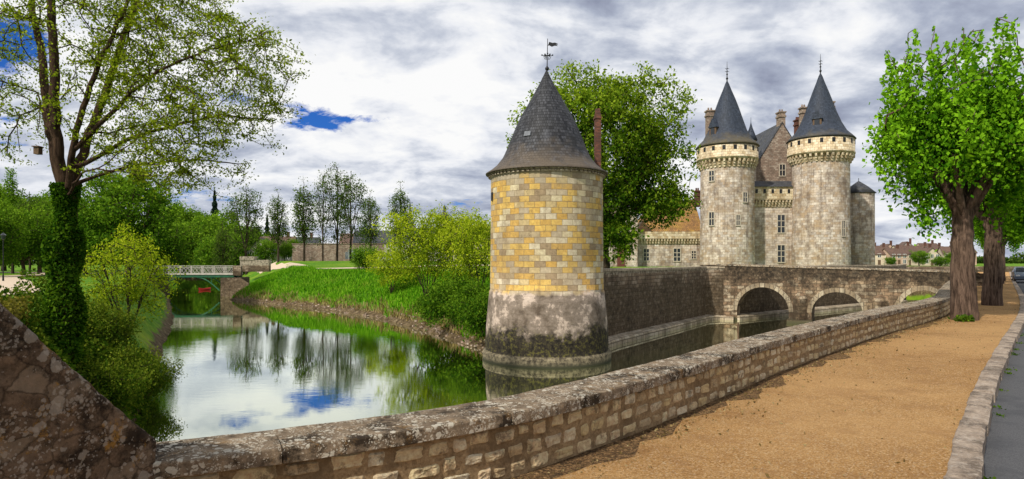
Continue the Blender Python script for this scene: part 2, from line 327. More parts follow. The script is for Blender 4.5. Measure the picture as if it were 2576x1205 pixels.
# ------------------------------------------------------------ plan of the place
Wf=crom([(-8.5,2.9),(-5.5,3.35),(-2.42,4.34),(-.92,5.10),(.04,5.8),(.95,6.72),(5.27,11.8),(9.25,16.2),(15.8,23.1),(20.8,30),(28,40),(43,60),(80,110)],.25)
Wm=offs(Wf,.5)
left_nat=[(-105,195),(-75,140),(-53,98),(-47,88),(-30,57),(-22,41),(-14.5,26),(-11,18),(-8.5,14),(-6.5,11),(-4.8,7),(-4.2,4.4)]
right_nat=[(-.6,37.6),(-1.7,38),(-3.3,41),(-6.5,48),(-13.6,61),(-23.2,73),(-39.5,88),(-43,98),(-63,140),(-85,195)]
isl=[(62,112),(62,100),(50,82),(20,59.5),(18,59),(6.4,42),(3,37)]
street=[(p.x,p.y) for p in Wm[::8] if p.x>-3.6]+[(Wm[-1].x,Wm[-1].y)]
MO=np.array(street+[(80,112)]+isl+right_nat+left_nat,float)
FR=np.array([(62,112)]+isl[1:]+right_nat+[(-85,600),(62,600)],float)
def pip(x,y,poly):
    r=np.zeros(x.shape,bool); j=len(poly)-1
    for i in range(len(poly)):
        xi,yi=poly[i];xj,yj=poly[j]
        c=((yi>y)!=(yj>y)); 
        with np.errstate(divide='ignore',invalid='ignore'): xx=(xj-xi)*(y-yi)/(yj-yi+1e-12)+xi
        r^=c&(x<xx); j=i
    return r
def sd(x,y,pl):
    best=np.full(x.shape,1e9)
    for (ax,ay),(bx,by) in zip(pl[:-1],pl[1:]):
        dx,dy=bx-ax,by-ay; t=np.clip(((x-ax)*dx+(y-ay)*dy)/(dx*dx+dy*dy),0,1)
        best=np.minimum(best,np.hypot(x-ax-t*dx,y-ay-t*dy))
    return best
def ss(a,b,x): t=np.clip((x-a)/(b-a),0,1); return t*t*(3-2*t)
wx=np.array([p.x for p in Wf]);wy=np.array([p.y for p in Wf])
def H(x,y):
    x=np.atleast_1d(np.asarray(x,float));y=np.atleast_1d(np.asarray(y,float))
    ins=pip(x,y,MO); fr=pip(x,y,FR)
    wav=.12*np.sin(x*.9+1.3*np.sin(y*.6))+.1*np.sin(y*1.3+x*.5)
    lf=(.45+1.4*ss(92,140,y)*(1-ss(-10,15,x)))*(1-ss(0,6,x))+1.1*ss(0,6,x)
    dr=sd(x,y,right_nat);dl=sd(x,y,left_nat)
    zr=np.minimum(lf,-3.72+dr*.45+.2*np.minimum(dr,2.0)+wav*ss(1,3,dr))
    side=x>np.interp(y,wy,wx)-.2
    zl=np.where(side,-.16,np.minimum(0.,-3.8+dl*1.0+wav))
    z=np.where(fr,zr,zl)
    nearw=(sd(x,y,street)<.75)|(sd(x,y,isl)<.75)
    z=np.where(ins|nearw,-6.,z)
    return z
def H1(x,y): return float(H(x,y)[0])

xs=np.concatenate([[-3000,-1500,-800,-450,-300,-220,-170],np.arange(-130,90,.6),[95,110,140,200,300,450,800,1500,3000]])
ys=np.concatenate([[-600,-200,-60,-20],np.arange(-6,125,.6),np.arange(126,200,2.),[205,230,280,350,500,800,1500,3500]])
gx,gy=np.meshgrid(xs,ys); gz=H(gx.ravel(),gy.ravel()).reshape(gx.shape)
def gridmesh(name,gx,gy,gz,mat):
    ny,nx=gx.shape; me=bpy.data.meshes.new(name)
    V=np.stack([gx,gy,gz],-1).reshape(-1,3); idx=np.arange(nx*ny).reshape(ny,nx)
    Q=np.stack([idx[:-1,:-1],idx[:-1,1:],idx[1:,1:],idx[1:,:-1]],-1).reshape(-1)
    me.vertices.add(len(V)); me.vertices.foreach_set('co',V.ravel()); nf=len(Q)//4
    me.loops.add(len(Q)); me.loops.foreach_set('vertex_index',Q.astype(np.int32)); me.polygons.add(nf); me.polygons.foreach_set('loop_start',np.arange(nf,dtype=np.int32)*4)
    me.update(calc_edges=True); me.validate(); me.materials.append(mat); me.polygons.foreach_set('use_smooth',[True]*len(me.polygons))
    o=bpy.data.objects.new(name,me); return link(o)
g=gridmesh('ground',gx,gy,gz,M_ground); g['kind']='structure'
mb=MB(); mb.add([(-140,-2,-3.5),(100,-2,-3.5),(100,205,-3.5),(-140,205,-3.5)],[(0,1,2,3)]); w=mb.done('water',M_water); w['kind']='structure'

# street: gravel path, kerb, road
Kp=crom([(-9,-12),(0,.2),(4,5.82),(6.74,9.3),(12.7,16.4),(18.4,23.1),(24,30),(31.8,40),(47.2,60),(86,110)],.5)
def resamp(pts,n):
    P=np.array([(p[0],p[1]) for p in pts]); s=np.r_[0,np.cumsum(np.hypot(*np.diff(P,axis=0).T))]; t=np.linspace(0,1,n)**1.0*s[-1]
    return np.stack([np.interp(t,s,P[:,0]),np.interp(t,s,P[:,1])],-1)
Wi=offs(Wf,.06); a=np.vstack([[(-16,-4)],[(w_[0],w_[1]) for w_ in Wi]])
A=resamp(a,300);B=resamp(Kp,300); T=np.linspace(0,1,30)[None,:,None]; G=A[:,None,:]*(1-T)+B[:,None,:]*T
def gravz(x,y): return .012*np.sin(x*1.7)*np.sin(y*1.3)
gzz=gravz(G[...,0],G[...,1])
o=gridmesh('gravel_path',G[...,0],G[...,1],gzz,M_gravel); o['kind']='structure'
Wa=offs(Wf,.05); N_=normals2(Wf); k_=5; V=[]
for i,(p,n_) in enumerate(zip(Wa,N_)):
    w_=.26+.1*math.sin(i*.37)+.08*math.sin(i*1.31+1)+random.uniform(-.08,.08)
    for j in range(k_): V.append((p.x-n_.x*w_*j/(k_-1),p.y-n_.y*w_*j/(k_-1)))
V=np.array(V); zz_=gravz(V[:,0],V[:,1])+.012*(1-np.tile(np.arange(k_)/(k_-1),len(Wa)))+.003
mb=MB(); mb.add([(a_,b_,c_) for (a_,b_),c_ in zip(V,zz_)],[(i*k_+j,i*k_+j+1,(i+1)*k_+j+1,(i+1)*k_+j) for i in range(len(Wa)-1) for j in range(k_-1)]); o=mb.done('path_edge',M_shade_damp); o['kind']='structure'  # ragged dark sheet paints the shadow strip beside the wall, plus damp soil
mb=MB(); R1=offs(Kp,-.2);R2=offs(Kp,-10.)
vs=[(p.x,p.y,-.12) for p in R1]+[(p.x,p.y,-.12) for p in R2]; n_=len(R1); mb.add(vs,[(i,n_+i,n_+i+1,i+1) for i in range(n_-1)]); o=mb.done('road',M_asph); o['kind']='structure'
def slabs(mb,path,prof,lo,hi,gap=.015,zj=.01,s_end=1e9,jit=.003,yj=.008):
    P=np.array([(p[0],p[1]) for p in path]); s=np.r_[0,np.cumsum(np.hypot(*np.diff(P,axis=0).T))]; t=0
    while t<min(s[-1],s_end)-hi:
        L=random.uniform(lo,hi); k=max(2,int(L/.16)); tt=np.linspace(t+gap/2,t+L-gap/2,k)
        pts=[Vector((np.interp(q,s,P[:,0]),np.interp(q,s,P[:,1]))) for q in tt]
        z=random.uniform(-zj,zj); oj=random.uniform(-yj,yj)
        sweep(mb,pts,[(o+oj,zz+z) for o,zz in prof],jit=jit); t+=L
mb=MB(); slabs(mb,Kp,[(.03,-.05),(.03,.025),(.015,.035),(-.09,.04),(-.2,.035),(-.235,.02),(-.245,-.2),(.03,-.2)],.9,1.6,.012,.006,jit=.006,yj=.012); o=mb.done('kerb',M_kerb); o['kind']='structure'

# street parapet wall
base=(5,11,0); pw=empty('parapet_wall',base,'long low rubble-stone parapet with lichened coping beside gravel path','stone wall')
mb=MB(); sweep(mb,Wf[::2],[(.5,-5),(.5,.51),(.035,.51),(.035,-.06),(-1,-.06),(-1,-5)]); mb.done('wall_core',M_mortar,base,pw)
mb=MB(); slabs(mb,Wf,[(-.035,.515),(-.045,.52),(-.045,.618),(-.038,.63),(.0,.634),(.25,.637),(.5,.634),(.535,.628),(.54,.61),(.54,.515)],1.0,2.3,.009,.004,jit=.004); mb.done('coping',M_coping,base,pw)
mb=MB(); P=np.array([(p.x,p.y) for p in Wf]); s=np.r_[0,np.cumsum(np.hypot(*np.diff(P,axis=0).T))]
def stone_patch(mb,fc,w,h,dep):
    n=8; vs=[];fs=[]; ph=[random.uniform(0,6.28) for _ in range(4)]; rr=random.random(); ex_=random.uniform(7,16); sk=random.uniform(-.14,.14); tl=random.uniform(-.12,.12)
    for i in range(n):
        for j in range(n):
            a=(i/(n-1)*2-1);b=(j/(n-1)*2-1)
            k=max(abs(a),abs(b)); l=(abs(a)**ex_+abs(b)**ex_)**(1/ex_); q=k/l if l>0 else 1
            aa=a*q*(1+.06*math.sin(3*b+ph[0]))+sk*b*h/w;bb=b*q*(1+.08*math.sin(2.5*a+ph[1]))+tl*a
            d=dep*max(0,1-k**14)*(1+.4*math.sin(2.3*a+ph[2])+.35*math.sin(2.6*b+ph[3]))+random.uniform(-.004,.004)-.008*(k>=1)
            vs.append(fc(aa*w/2,bb*h/2,d))
    for i in range(n-1):
        for j in range(n-1): fs.append((i*n+j,(i+1)*n+j,(i+1)*n+j+1,i*n+j+1))
    mb.add(vs,fs,0,[[(rr,.5)]*4]*len(fs),False)
for zc_,hh in ((.425,.15),(.255,.15),(.09,.14)):
    t=2.0
    while t<75:
        L=random.uniform(.12,.34)*(1 if t<40 else 1.3); q=t+L/2; cx_=np.interp(q,s,P[:,0]);cy_=np.interp(q,s,P[:,1]); e=.05
        dx=np.interp(q+e,s,P[:,0])-np.interp(q-e,s,P[:,0]);dy=np.interp(q+e,s,P[:,1])-np.interp(q-e,s,P[:,1]); dl=math.hypot(dx,dy);dx/=dl;dy/=dl
        zz=zc_+random.uniform(-.02,.02); hs=hh*random.uniform(.6,.98)
        stone_patch(mb,lambda a,b,d:(cx_+dx*a+dy*(d-.037),cy_+dy*a-dx*(d-.037),zz+b),L*.95,hs,.016); t+=L+random.uniform(.015,.07)
mb.done('rubble_stones',M_rubble,base,pw)

# sloping stone wall at the parapet end
base=(-3.4,3.6,0); bt=empty('stone_buttress',base,'rough brown lichened stone wall with sloping top at the parapet end','stone wall')
mb=MB(); n1=160;n2=60
p0=Vector((X(-260,3.2),3.0));p1=Vector((X(391,4.3),4.3))
def topz(q):
    d=p0.y+(p1.y-p0.y)*q; u=CX+(p0.x+(p1.x-p0.x)*q)/d*F
    return Z(750+(1108-750)*(u/395.)**.93 if u>0 else 750+u*.9,d)
dd=(p1-p0).normalized(); nn=Vector((-dd.y,dd.x))
vs=[];fs=[]
for i in range(n1+1):
    q=i/n1; p=p0.lerp(p1,q); tz=topz(q)
    for j in range(n2+1):
        if j<=46: o_=0;z_=-.4+(tz+.4)*(j/46)
        else: o_=.6*(j-46)/(n2-46); z_=tz+.02*math.sin(3.14*(j-46)/(n2-46))
        v3=Vector((p.x,p.y,z_)); nz=.012*MN.fractal(v3*7,1.,2.,5)+.014*abs(MN.noise(v3*15))
        if j==46: o_+=.012;z_-=.008
        pp=p+nn*(o_-nz); vs.append((pp.x,pp.y,z_+nz*.8))
for i in range(n1):
    for j in range(n2):
        k=n2+1; fs.append((i*k+j,(i+1)*k+j,(i+1)*k+j+1,i*k+j+1))
k=n2+1; mb.add(vs,fs,0,None,True); e=[n1*k+j for j in range(k)]
mb.add([vs[q_] for q_ in e]+[ (vs[n1*k+n2][0],vs[n1*k+n2][1],-4.)],[tuple(range(k+1))])
mb.add([vs[i*k+n2] for i in range(n1+1)]+[(vs[i*k+n2][0],vs[i*k+n2][1],-4.) for i in range(n1+1)],[(i,i+1,n1+2+i,n1+1+i) for i in range(n1)])
mb.done('sloping_wall',M_but,base,bt)

# island walls and ledge
base=(12,50,-3); iw=empty('moat_wall',base,'dark mossy retaining wall of the castle terrace above the moat','stone wall')
mb=MB(); ipp=[(2.2,36),(6.4,42),(12,50.3),(18,59)]; sweep(mb,ipp,[(0,-5),(0,1.25),(1.4,1.25),(1.4,-5)]); mb.done('wall_face',M_moat,base,iw)
mb=MB(); sweep(mb,[(17.7,58.9),(20.5,59.3),(50,82),(62,100),(62,113)],[(0,-5),(0,1.249),(1.4,1.249),(1.4,-5)]); mb.done('wall_face',M_moat,base,iw)
mb=MB(); slabs(mb,ipp,[(-.08,1.255),(-.08,1.42),(.5,1.45),(.5,1.255)],1.,2.); mb.done('coping',M_ledge,base,iw)
mb=MB(); slabs(mb,[(18,59),(20.5,59.3),(50,82),(62,100)],[(-.08,1.26),(-.08,1.42),(.5,1.45),(.5,1.26)],1.,2.); mb.done('coping',M_ledge,base,iw)
mb=MB(); lp=[(4.5,38.6),(6.4,42),(12,50.3),(17.6,58.9),(20.2,60)]
sweep(mb,lp,[(-.75,-5),(-.75,-3.2),(-.7,-3.12),(.05,-3.0),(.05,-5)]); mb.done('ledge',M_ledge,base,iw)
mb=MB(); sweep(mb,[(20.5,59.0),(50,81.6)],[(-.7,-5),(-.7,-3.15),(.05,-3.0),(.05,-5)]); mb.done('ledge',M_ledge,base,iw)
mb=MB(); mb.box(58,98,112,112.6,-5,.95); o=mb.done('boundary_wall',M_moat,(78,112,0)); top(o,'low dark stone wall closing the far end of the moat','stone wall')
fp=[(-.9,37.2),(-3.0,41),(-6.2,48),(-10,54.5),(-13,60)]
mb=MB(); sweep(mb,[Vector((p[0]+1.0,p[1]+.9)) for p in fp],[(0,-5),(0,-2.75),(-.6,-2.7),(-.6,-5)],jit=.05); o=mb.done('bank_footing_wall',M_ledge,(-5,47,-3)); top(o,'low worn stone footing along the foot of the grassy bank','stone wall')
mb=MB()
for i in range(150):
    k=random.uniform(0,1); q=k*(len(right_nat)-5); i0=int(q)+1; a=Vector(right_nat[i0]);b=Vector(right_nat[i0+1]); p=a.lerp(b,q-int(q)); o_=random.uniform(.1,1.1)
    n2_=Vector((b-a)).normalized(); n2_=Vector((n2_.y,-n2_.x)); p=p+n2_*o_; r=random.uniform(.05,.17)
    mb.M=Matrix.Translation((p.x,p.y,H1(p.x,p.y)+r*.1))@Matrix.Rotation(random.uniform(0,3),4,'Z')@Matrix.Rotation(random.uniform(-.4,.4),4,'X'); mb.box(-r,r,-r*.6,r*.6,-r*.4,r*.35)
mb.M=Matrix.Identity(4); o=mb.done('shore_stones',M_gable); o['kind']='stuff'; top(o,'loose brown stones scattered on the muddy shore','stones')

# ------------------------------------------------------------ round moat tower
tx,ty=X(1375,36),36.; base=(tx,ty,-3.5)
tw=empty('round_tower',base,'round ochre stone moat tower with conical slate roof','tower')
mb=MB()
mb.lathe(tx,ty,[(3.62,-5),(3.62,-3.12),(3.57,-3.02),(3.44,-2.98),(3.47,-2.7),(3.46,-2.2),(3.42,-1.6),(3.36,-1.),(3.3,-.3),(3.24,.3),(3.2,.31),(3.18,2),(3.16,4.5),(3.15,6.62)],96); mb.done('wall',M_tower,base,tw)
mb=MB(); mb.lathe(tx,ty,[(3.1,6.6),(3.2,6.63),(3.2,6.74),(3.24,6.75),(3.24,6.9),(3.,6.92)],96)
for i in range(72):
    a=2*math.pi*i/72; mb.M=Matrix.Translation((tx,ty,0))@Matrix.Rotation(a,4,'Z'); mb.box(3.15,3.3,-.06,.06,6.64,6.8)
mb.M=Matrix.Identity(4); mb.done('cornice',M_ledge,base,tw)
mb=MB(); pr=[(3.0,6.88),(3.44,6.8),(3.45,6.86),(3.17,7.03),(2.84,7.3),(2.48,7.76),(2.23,8.3),(2.0,8.9),(1.75,9.5),(1.47,10.1),(1.17,10.6),(.89,11.1),(.64,11.55),(.4,12.0),(.2,12.4),(.07,12.68),(.001,12.75)]
mb.lathe(tx,ty,pr,96)
rf=mb.done('roof',M_slate,base,tw)
mb=MB(); mb.M=Matrix.Translation((tx,ty,0))@Matrix.Rotation(math.radians(237),4,'Z')@Matrix.Translation((2.05,0,8.85))@Matrix.Rotation(math.radians(-21),4,'Y'); mb.box(-.05,.035,-.2,.2,-.16,.12); mb.done('roof_patch',plain('lead_sheet',(.14,.15,.17),.5,.3),base,tw)
mb=MB(); zt=12.65
mb.tube((tx,ty,zt),(tx+.03,ty,zt+.35),.06,.04); mb.ball((tx+.03,ty,zt+.2),.12); mb.tube((tx+.03,ty,zt+.3),(tx+.06,ty,zt+1.9),.028,.018)
for a in (0,1.57,.8,2.35):
    c,s_=math.cos(a),math.sin(a); r=.3 if a in(0,1.57) else .2; mb.tube((tx+.04-c*r,ty-s_*r,zt+.95),(tx+.04+c*r,ty+s_*r,zt+.95),.018)
    for sg in(-1,1): mb.ball((tx+.04+sg*c*r,ty+sg*s_*r,zt+.97),.045); mb.tube((tx+.04+sg*c*r*.7,ty+sg*s_*r*.7,zt+.9),(tx+.04+sg*c*r*.4,ty+sg*s_*r*.4,zt+.72),.015)
fl=[(.02,1.5),(.1,1.72),(.28,1.66),(.42,1.68),(.6,1.6),(.55,1.55),(.44,1.58),(.6,1.48),(.4,1.5),(.25,1.44),(.1,1.52)]
for sg in(-.01,.01):
    mb.add([(tx+.05+x_,ty+sg,zt+z_) for x_,z_ in fl],[tuple(range(len(fl)))])
mb.done('weather_vane',M_dark,base,tw)
mb=MB(); cxx=X(1503,37.3); mb.box(cxx-.17,cxx+.17,37.0,37.5,6.7,10.55); mb.box(cxx-.21,cxx+.21,36.95,37.55,10.25,10.38); mb.box(cxx-.13,cxx+.13,37.05,37.45,10.55,10.85); mb.done('chimney',M_brick,base,tw)
mb=MB(); mb.M=Matrix.Translation((tx,ty,0))@Matrix.Rotation(math.radians(196),4,'Z'); mb.box(3.12,3.22,-.12,.12,5.3,5.75); mb.done('loophole',M_dark,base,tw)

# ------------------------------------------------------------ castle
D=90.;base=(37,92,1.0); cs=empty('castle',base,'pale stone medieval castle with round towers and pointed slate roofs','castle')
def window_mb(M,w,h,cross=True,rows=2):
    mb=MB(); mb.M=M
    t=.13
    mb.box(-w/2-t,-w/2,-.3,.07,-h/2-t,h/2+t,0); mb.box(w/2,w/2+t,-.3,.07,-h/2-t,h/2+t,0); mb.box(-w/2,w/2,-.3,.07,h/2,h/2+t,0); mb.box(-w/2,w/2,-.3,.1,-h/2-t,-h/2,0)
    mb.box(-w/2,w/2,-.3,.015,-h/2,h/2,1)
    if cross:
        mb.box(-.05,.05,.0,.05,-h/2+.002,h/2-.002,0)
        for r in range(1,rows): zz=-h/2+h*r/rows; mb.box(-w/2+.002,w/2-.002,.0,.045,zz-.045,zz+.045,0)
    return mb
def cyl_frame(cx,cy,r,u,z,d):
    f=Vector((cx,cy)).normalized(); rt=Vector((f.y,-f.x)); uc=CX+cx/cy*F; t=(u-uc)*d/F; ph=math.asin(max(-.97,min(.97,t/r)))
    nrm=-f*math.cos(ph)+rt*math.sin(ph); p=Vector((cx,cy))+nrm*r; ang=math.atan2(nrm.y,nrm.x)-math.pi/2
    return Matrix.Translation((p.x,p.y,z))@Matrix.Rotation(ang,4,'Z')
def castle_tower(cu,rs,rg,vbot,vc0,vc1,vt,roof,windows,dormer,d=90.):
    cx=X(cu,d);cy=d; zz=lambda v:Z(v,d); k=d/F
    mb=MB(); mb.lathe(cx,cy,[(rs*1.05,-5),(rs*1.035,1.2),(rs*1.01,6),(rs,zz(vc0)),(rs*.99,zz(vc1)),(rs*.99,zz(vt)+.1)],72); tw_=mb.done('tower',M_castle,base,cs)
    mb=MB(); z0,z1,z2=zz(vc0),zz(vc1),zz(vt); mb.lathe(cx,cy,[(rs+.02,z1-.25),(rg,z1-.1),(rg,z1),(rg+.05,z1+.02),(rg+.05,z1+.15),(rg,z1+.17),(rg-.02,z2),(rs-.1,z2+.02)],72)
    mb.done('gallery',M_gallery,base,tw_)
    mb=MB(); nc=38; mb.lathe(cx,cy,[(rs-.05,z0),(rs+.03,z0+.02),(rs+.03,z1-.27)],72)
    for i in range(nc):
        mb.M=Matrix.Translation((cx,cy,0))@Matrix.Rotation(2*math.pi*i/nc,4,'Z')
        for j in range(3): mb.box(rs-.1,rs+(rg-rs)*(j+1)/3.1,-.13,.13,z0+(z1-z0-.2)*j/3,z0+(z1-z0-.2)*(j+1)/3-.002)
    mb.done('machicolation',M_gallery,base,tw_)
    nc=18
    for i in range(nc):
        mb=MB(); mb.M=Matrix.Translation((cx,cy,0))@Matrix.Rotation(2*math.pi*(i+.3)/nc,4,'Z'); mb.box(rg-.2,rg+.02,-.2,.2,z2-.75,z2-.15); mb.done('embrasure',M_dark,base,tw_)
    mb=MB(); mb.lathe(cx,cy,[(rs,z2+.02)]+[(h*k,zz(v)) for v,h in roof],72); mb.done('roof',M_slatec,base,tw_)
    mb=MB(); v,h=roof[-1]; zt=zz(v)-.2; mb.tube((cx,cy,zt),(cx,cy,zt+2.9),.09,.02); mb.ball((cx,cy,zt+.5),.17); mb.ball((cx,cy,zt+1.1),.13)
    for q in(1.5,1.9): mb.tube((cx-.3,cy,zt+q),(cx+.3,cy,zt+q),.03); mb.tube((cx,cy-.3,zt+q),(cx,cy+.3,zt+q),.03)
    mb.done('finial',M_dark,base,tw_)
    for (u,v,w,h) in windows:
        M=cyl_frame(cx,cy,rs*1.01,u,zz(v),d-rs); window_mb(M,w*k,h*k).done('window',[M_wframe,M_glass],base,tw_)
    u,v=dormer; M=cyl_frame(cx,cy,2.4,u,zz(v),d); mb=MB(); mb.M=M
    mb.box(-.55,.55,-1.6,.6,-.9,.35,0); mb.box(-.33,.33,.55,.63,-.7,.2,1)
    mb.add([(-.72,.75,.3),(.72,.75,.3),(0,.75,1.55),(-.72,-1.8,.3),(.72,-1.8,.3),(0,-1.8,1.55)],[(0,1,2),(3,5,4),(0,2,5,3),(1,4,5,2),(0,3,4,1)],2)
    mb.done('dormer',[M_wood,M_glass,M_slatec],base,tw_)
    return tw_,cx,cy
roof1=[(372,77),(366,72),(352,58),(330,47),(300,37),(275,29),(250,20),(228,11),(212,5),(203,1)]
t1,c1x,c1y=castle_tower(1829,3.62,4.15,680,428,405,374,roof1,[(1792,448,13,24),(1792,553,13,32),(1872,502,11,22),(1855,558,8,24),(1857,640,9,30)],(1802,332))
roof2=[(355,80),(349,75),(334,60),(312,48),(285,37),(258,28),(232,19),(208,10),(193,5),(184,1)]
t2,c2x,c2y=castle_tower(2064,3.72,4.35,682,414,392,357,roof2,[(2116,578,9,36),(2116,645,9,38)],(2058,314))
def chimney(u0,u1,v0,v1,d,mat,par,dep=.9):
    mb=MB(); x0,x1=X(u0,d),X(u1,d); z0,z1=Z(v1,d),Z(v0,d); mb.box(x0,x1,d,d+dep,z0,z1); mb.box(x0-.1,x1+.1,d-.1,d+dep+.1,z1-.7,z1-.45); mb.box(x0-.12,x1+.12,d-.12,d+dep+.12,z1-.002,z1+.18)
    for q in(.3,.7): xx=x0+(x1-x0)*q; mb.tube((xx,d+dep/2,z1+.15),(xx,d+dep/2,z1+.6),.14,.12)
    return mb.done('chimney',mat,base,par)
chimney(1779,1797,280,362,90,M_gable,t1); chimney(2087,2099,258,335,89,M_gable,t2); chimney(2017,2031,272,345,90.5,M_gable,t2); chimney(2004,2014,303,352,93,M_brick,t2)
d=91.;zz=lambda v:Z(v,d)
mb=MB(); mb.box(33.2,41,91,95,-1,zz(470)); ct=mb.done('curtain_wall',M_castle,base,cs)
mb=MB(); mb.box(33.6,40.8,90.45,90.998,zz(503),zz(470)); g_=mb.done('gallery',M_gallery,base,ct)
mb=MB(); mb.box(33.6,40.8,90.93,91.02,zz(520)-.05,zz(504))
for i in range(15):
    x_=33.7+i*.48
    for j in range(3): mb.box(x_,x_+.22,91-.18*(j+1),90.95,zz(520)+.3*j,zz(520)+.3*(j+1)-.002)
mb.done('machicolation',M_gallery,base,ct)
for i in range(5):
    mb=MB(); x_=34.6+i*1.15; mb.box(x_,x_+.35,90.42,90.6,zz(487),zz(477)); mb.done('embrasure',M_dark,base,ct)
mb=MB(); mb.add([(33.5,90.2,zz(471)),(41,90.2,zz(471)),(41,93.5,zz(450)),(33.5,93.5,zz(450)),(33.5,95,zz(470)),(41,95,zz(470))],[(0,1,2,3),(3,2,5,4)]); mb.done('roof',M_slated,base,ct)
for v_,h_ in((563,44),(638,42)):
    window_mb(Matrix.Translation((X(1965,d),91,zz(v_)))@Matrix.Rotation(math.pi,4,'Z'),1.0,h_*.057,True,3).done('window',[M_wframe,M_glass],base,ct)
d=97.;zz=lambda v:Z(v,d); xm=X(1968,d)
mb=MB(); xl,xr=xm-4.1,xm+4.1; ze=zz(418);za=zz(308)
mb.add([(xl,97,0),(xr,97,0),(xr,97,ze),(xm,97,za),(xl,97,ze),(xl,111,0),(xr,111,0),(xr,111,ze),(xm,111,za),(xl,111,ze)],[(0,1,2,3,4),(9,8,7,6,5),(0,4,9,5),(1,6,7,2)]); hl=mb.done('gabled_hall',M_gable,base,cs)
mb=MB(); a=(xm,za+.12)
for sg in(-1,1):
    b=(xm+sg*4.5,ze-.55+.12)
    mb.add([(a[0],96.95,a[1]),(b[0],96.95,b[1]),(b[0],111.2,b[1]),(a[0],111.2,a[1]),(a[0],96.95,a[1]-.25),(b[0],96.95,b[1]-.25),(b[0],111.2,b[1]-.25),(a[0],111.2,a[1]-.25)],[(0,1,2,3),(4,7,6,5),(0,4,5,1),(1,5,6,2),(2,6,7,3)])
mb.done('roof',M_slated,base,hl)
chimney(1961,1976,283,318,97.2,M_gable,hl,1.2)
window_mb(Matrix.Translation((X(1968,d),97,zz(428)))@Matrix.Rotation(math.pi,4,'Z'),.8,1.7,True,2).done('window',[M_wframe,M_glass],base,hl)
tx2=X(1889,96); mb=MB(); mb.lathe(tx2,96,[(.75,10),(.75,Z(355,96))],24); tt=mb.done('stair_turret',M_castle,base,cs)
mb=MB(); mb.lathe(tx2,96,[(.7,Z(355,96)),(.95,Z(354,96)),(.6,Z(338,96)),(.25,Z(322,96)),(.03,Z(308,96)),(.001,Z(307,96))],24); mb.tube((tx2,96,Z(310,96)),(tx2,96,Z(295,96)),.05,.02); mb.done('roof',M_slatec,base,tt)
x3=X(2160,99); mb=MB(); mb.lathe(x3,99,[(2.25,-5),(2.2,Z(488,99))],48); t3=mb.done('tower',M_castle,base,cs)
mb=MB(); mb.box(x3-4.2,x3-1.6,99,103,-5,Z(510,99)); mb.done('curtain_wall',M_castle,base,cs)
mb=MB(); mb.lathe(x3,99,[(2.0,Z(489,99)),(2.45,Z(487,99)),(1.3,Z(470,99)),(.3,Z(458,99)),(.001,Z(455,99))],48); mb.tube((x3,99,Z(458,99)),(x3,99,Z(448,99)),.05); mb.done('roof',M_slated,base,t3)
d=93.;zz=lambda v:Z(v,d); xa,xb=X(1604,d),X(1775,d)
mb=MB(); mb.box(xa,xb,93,93.8,0,zz(600)); wg=mb.done('low_wing',M_castle,base,cs)
mb=MB(); mb.box(xa,xb,92.55,92.998,zz(601),zz(583)); mb.done('gallery',M_gallery,base,wg)
mb=MB(); i=0; mb.box(xa+.01,xb,92.93,93.02,zz(614),zz(602))
while xa+i*.42<xb-.3:
    x_=xa+i*.42+.02
    for j in range(2): mb.box(x_,x_+.18,93-.2*(j+1),92.95,zz(613)+.33*j,zz(613)+.33*(j+1)-.003)
    i+=1
mb.done('machicolation',M_gallery,base,wg)
mb=MB()
mb.add([(xa,93.9,zz(584)),(xb,93.9,zz(584)),(xb,99,zz(492)),(xa+3.5,99,zz(500)),(xa,104,zz(584)),(xb,104,zz(584))],[(0,1,2,3),(4,3,2,5),(0,3,4)]); mb.done('roof',M_tile_or,base,wg)
for u_,w_,h_ in((1626,.75,1.7),(1703,.95,1.8),(1745,.6,1.1)):
    window_mb(Matrix.Translation((X(u_,d),93,zz(641)))@Matrix.Rotation(math.pi,4,'Z'),w_,h_,True,3).done('window',[M_wframe,M_glass],base,wg)
chimney(1750,1762,482,520,97,M_brick,wg)
d=91.;zz=lambda v:Z(v,d); xa,xb=X(1500,d),X(1604,d)
mb=MB(); mb.box(xa,xb,91,97,0,zz(520)); pv=mb.done('entrance_pavilion',M_castle,base,cs)
mb=MB(); mb.add([(xa-.3,90.7,zz(521)),(xb+.3,90.7,zz(521)),(xb+.3,97.3,zz(521)),(xa-.3,97.3,zz(521)),(xa+1,94,zz(455)),(xb-2,94,zz(455))],[(0,1,5,4),(1,2,5),(2,3,4,5),(3,0,4)]); mb.done('roof',M_slated,base,pv)
window_mb(Matrix.Translation((X(1560,d),91,zz(566)))@Matrix.Rotation(math.pi,4,'Z'),.95,2.4,True,4).done('window',[M_white,M_glass],base,pv)
mb=MB(); xd=X(1562,d); arc=[(xd-.55,1),(xd+.55,1)]+[(xd+.55*math.cos(a),zz(625)+.55*math.sin(a)) for a in np.linspace(0,math.pi,10)]
mb.add([(a,90.96,b) for a,b in arc],[tuple(range(len(arc)))]); mb.done('door',plain('dark_red_door',(.12,.04,.03)),base,pv)

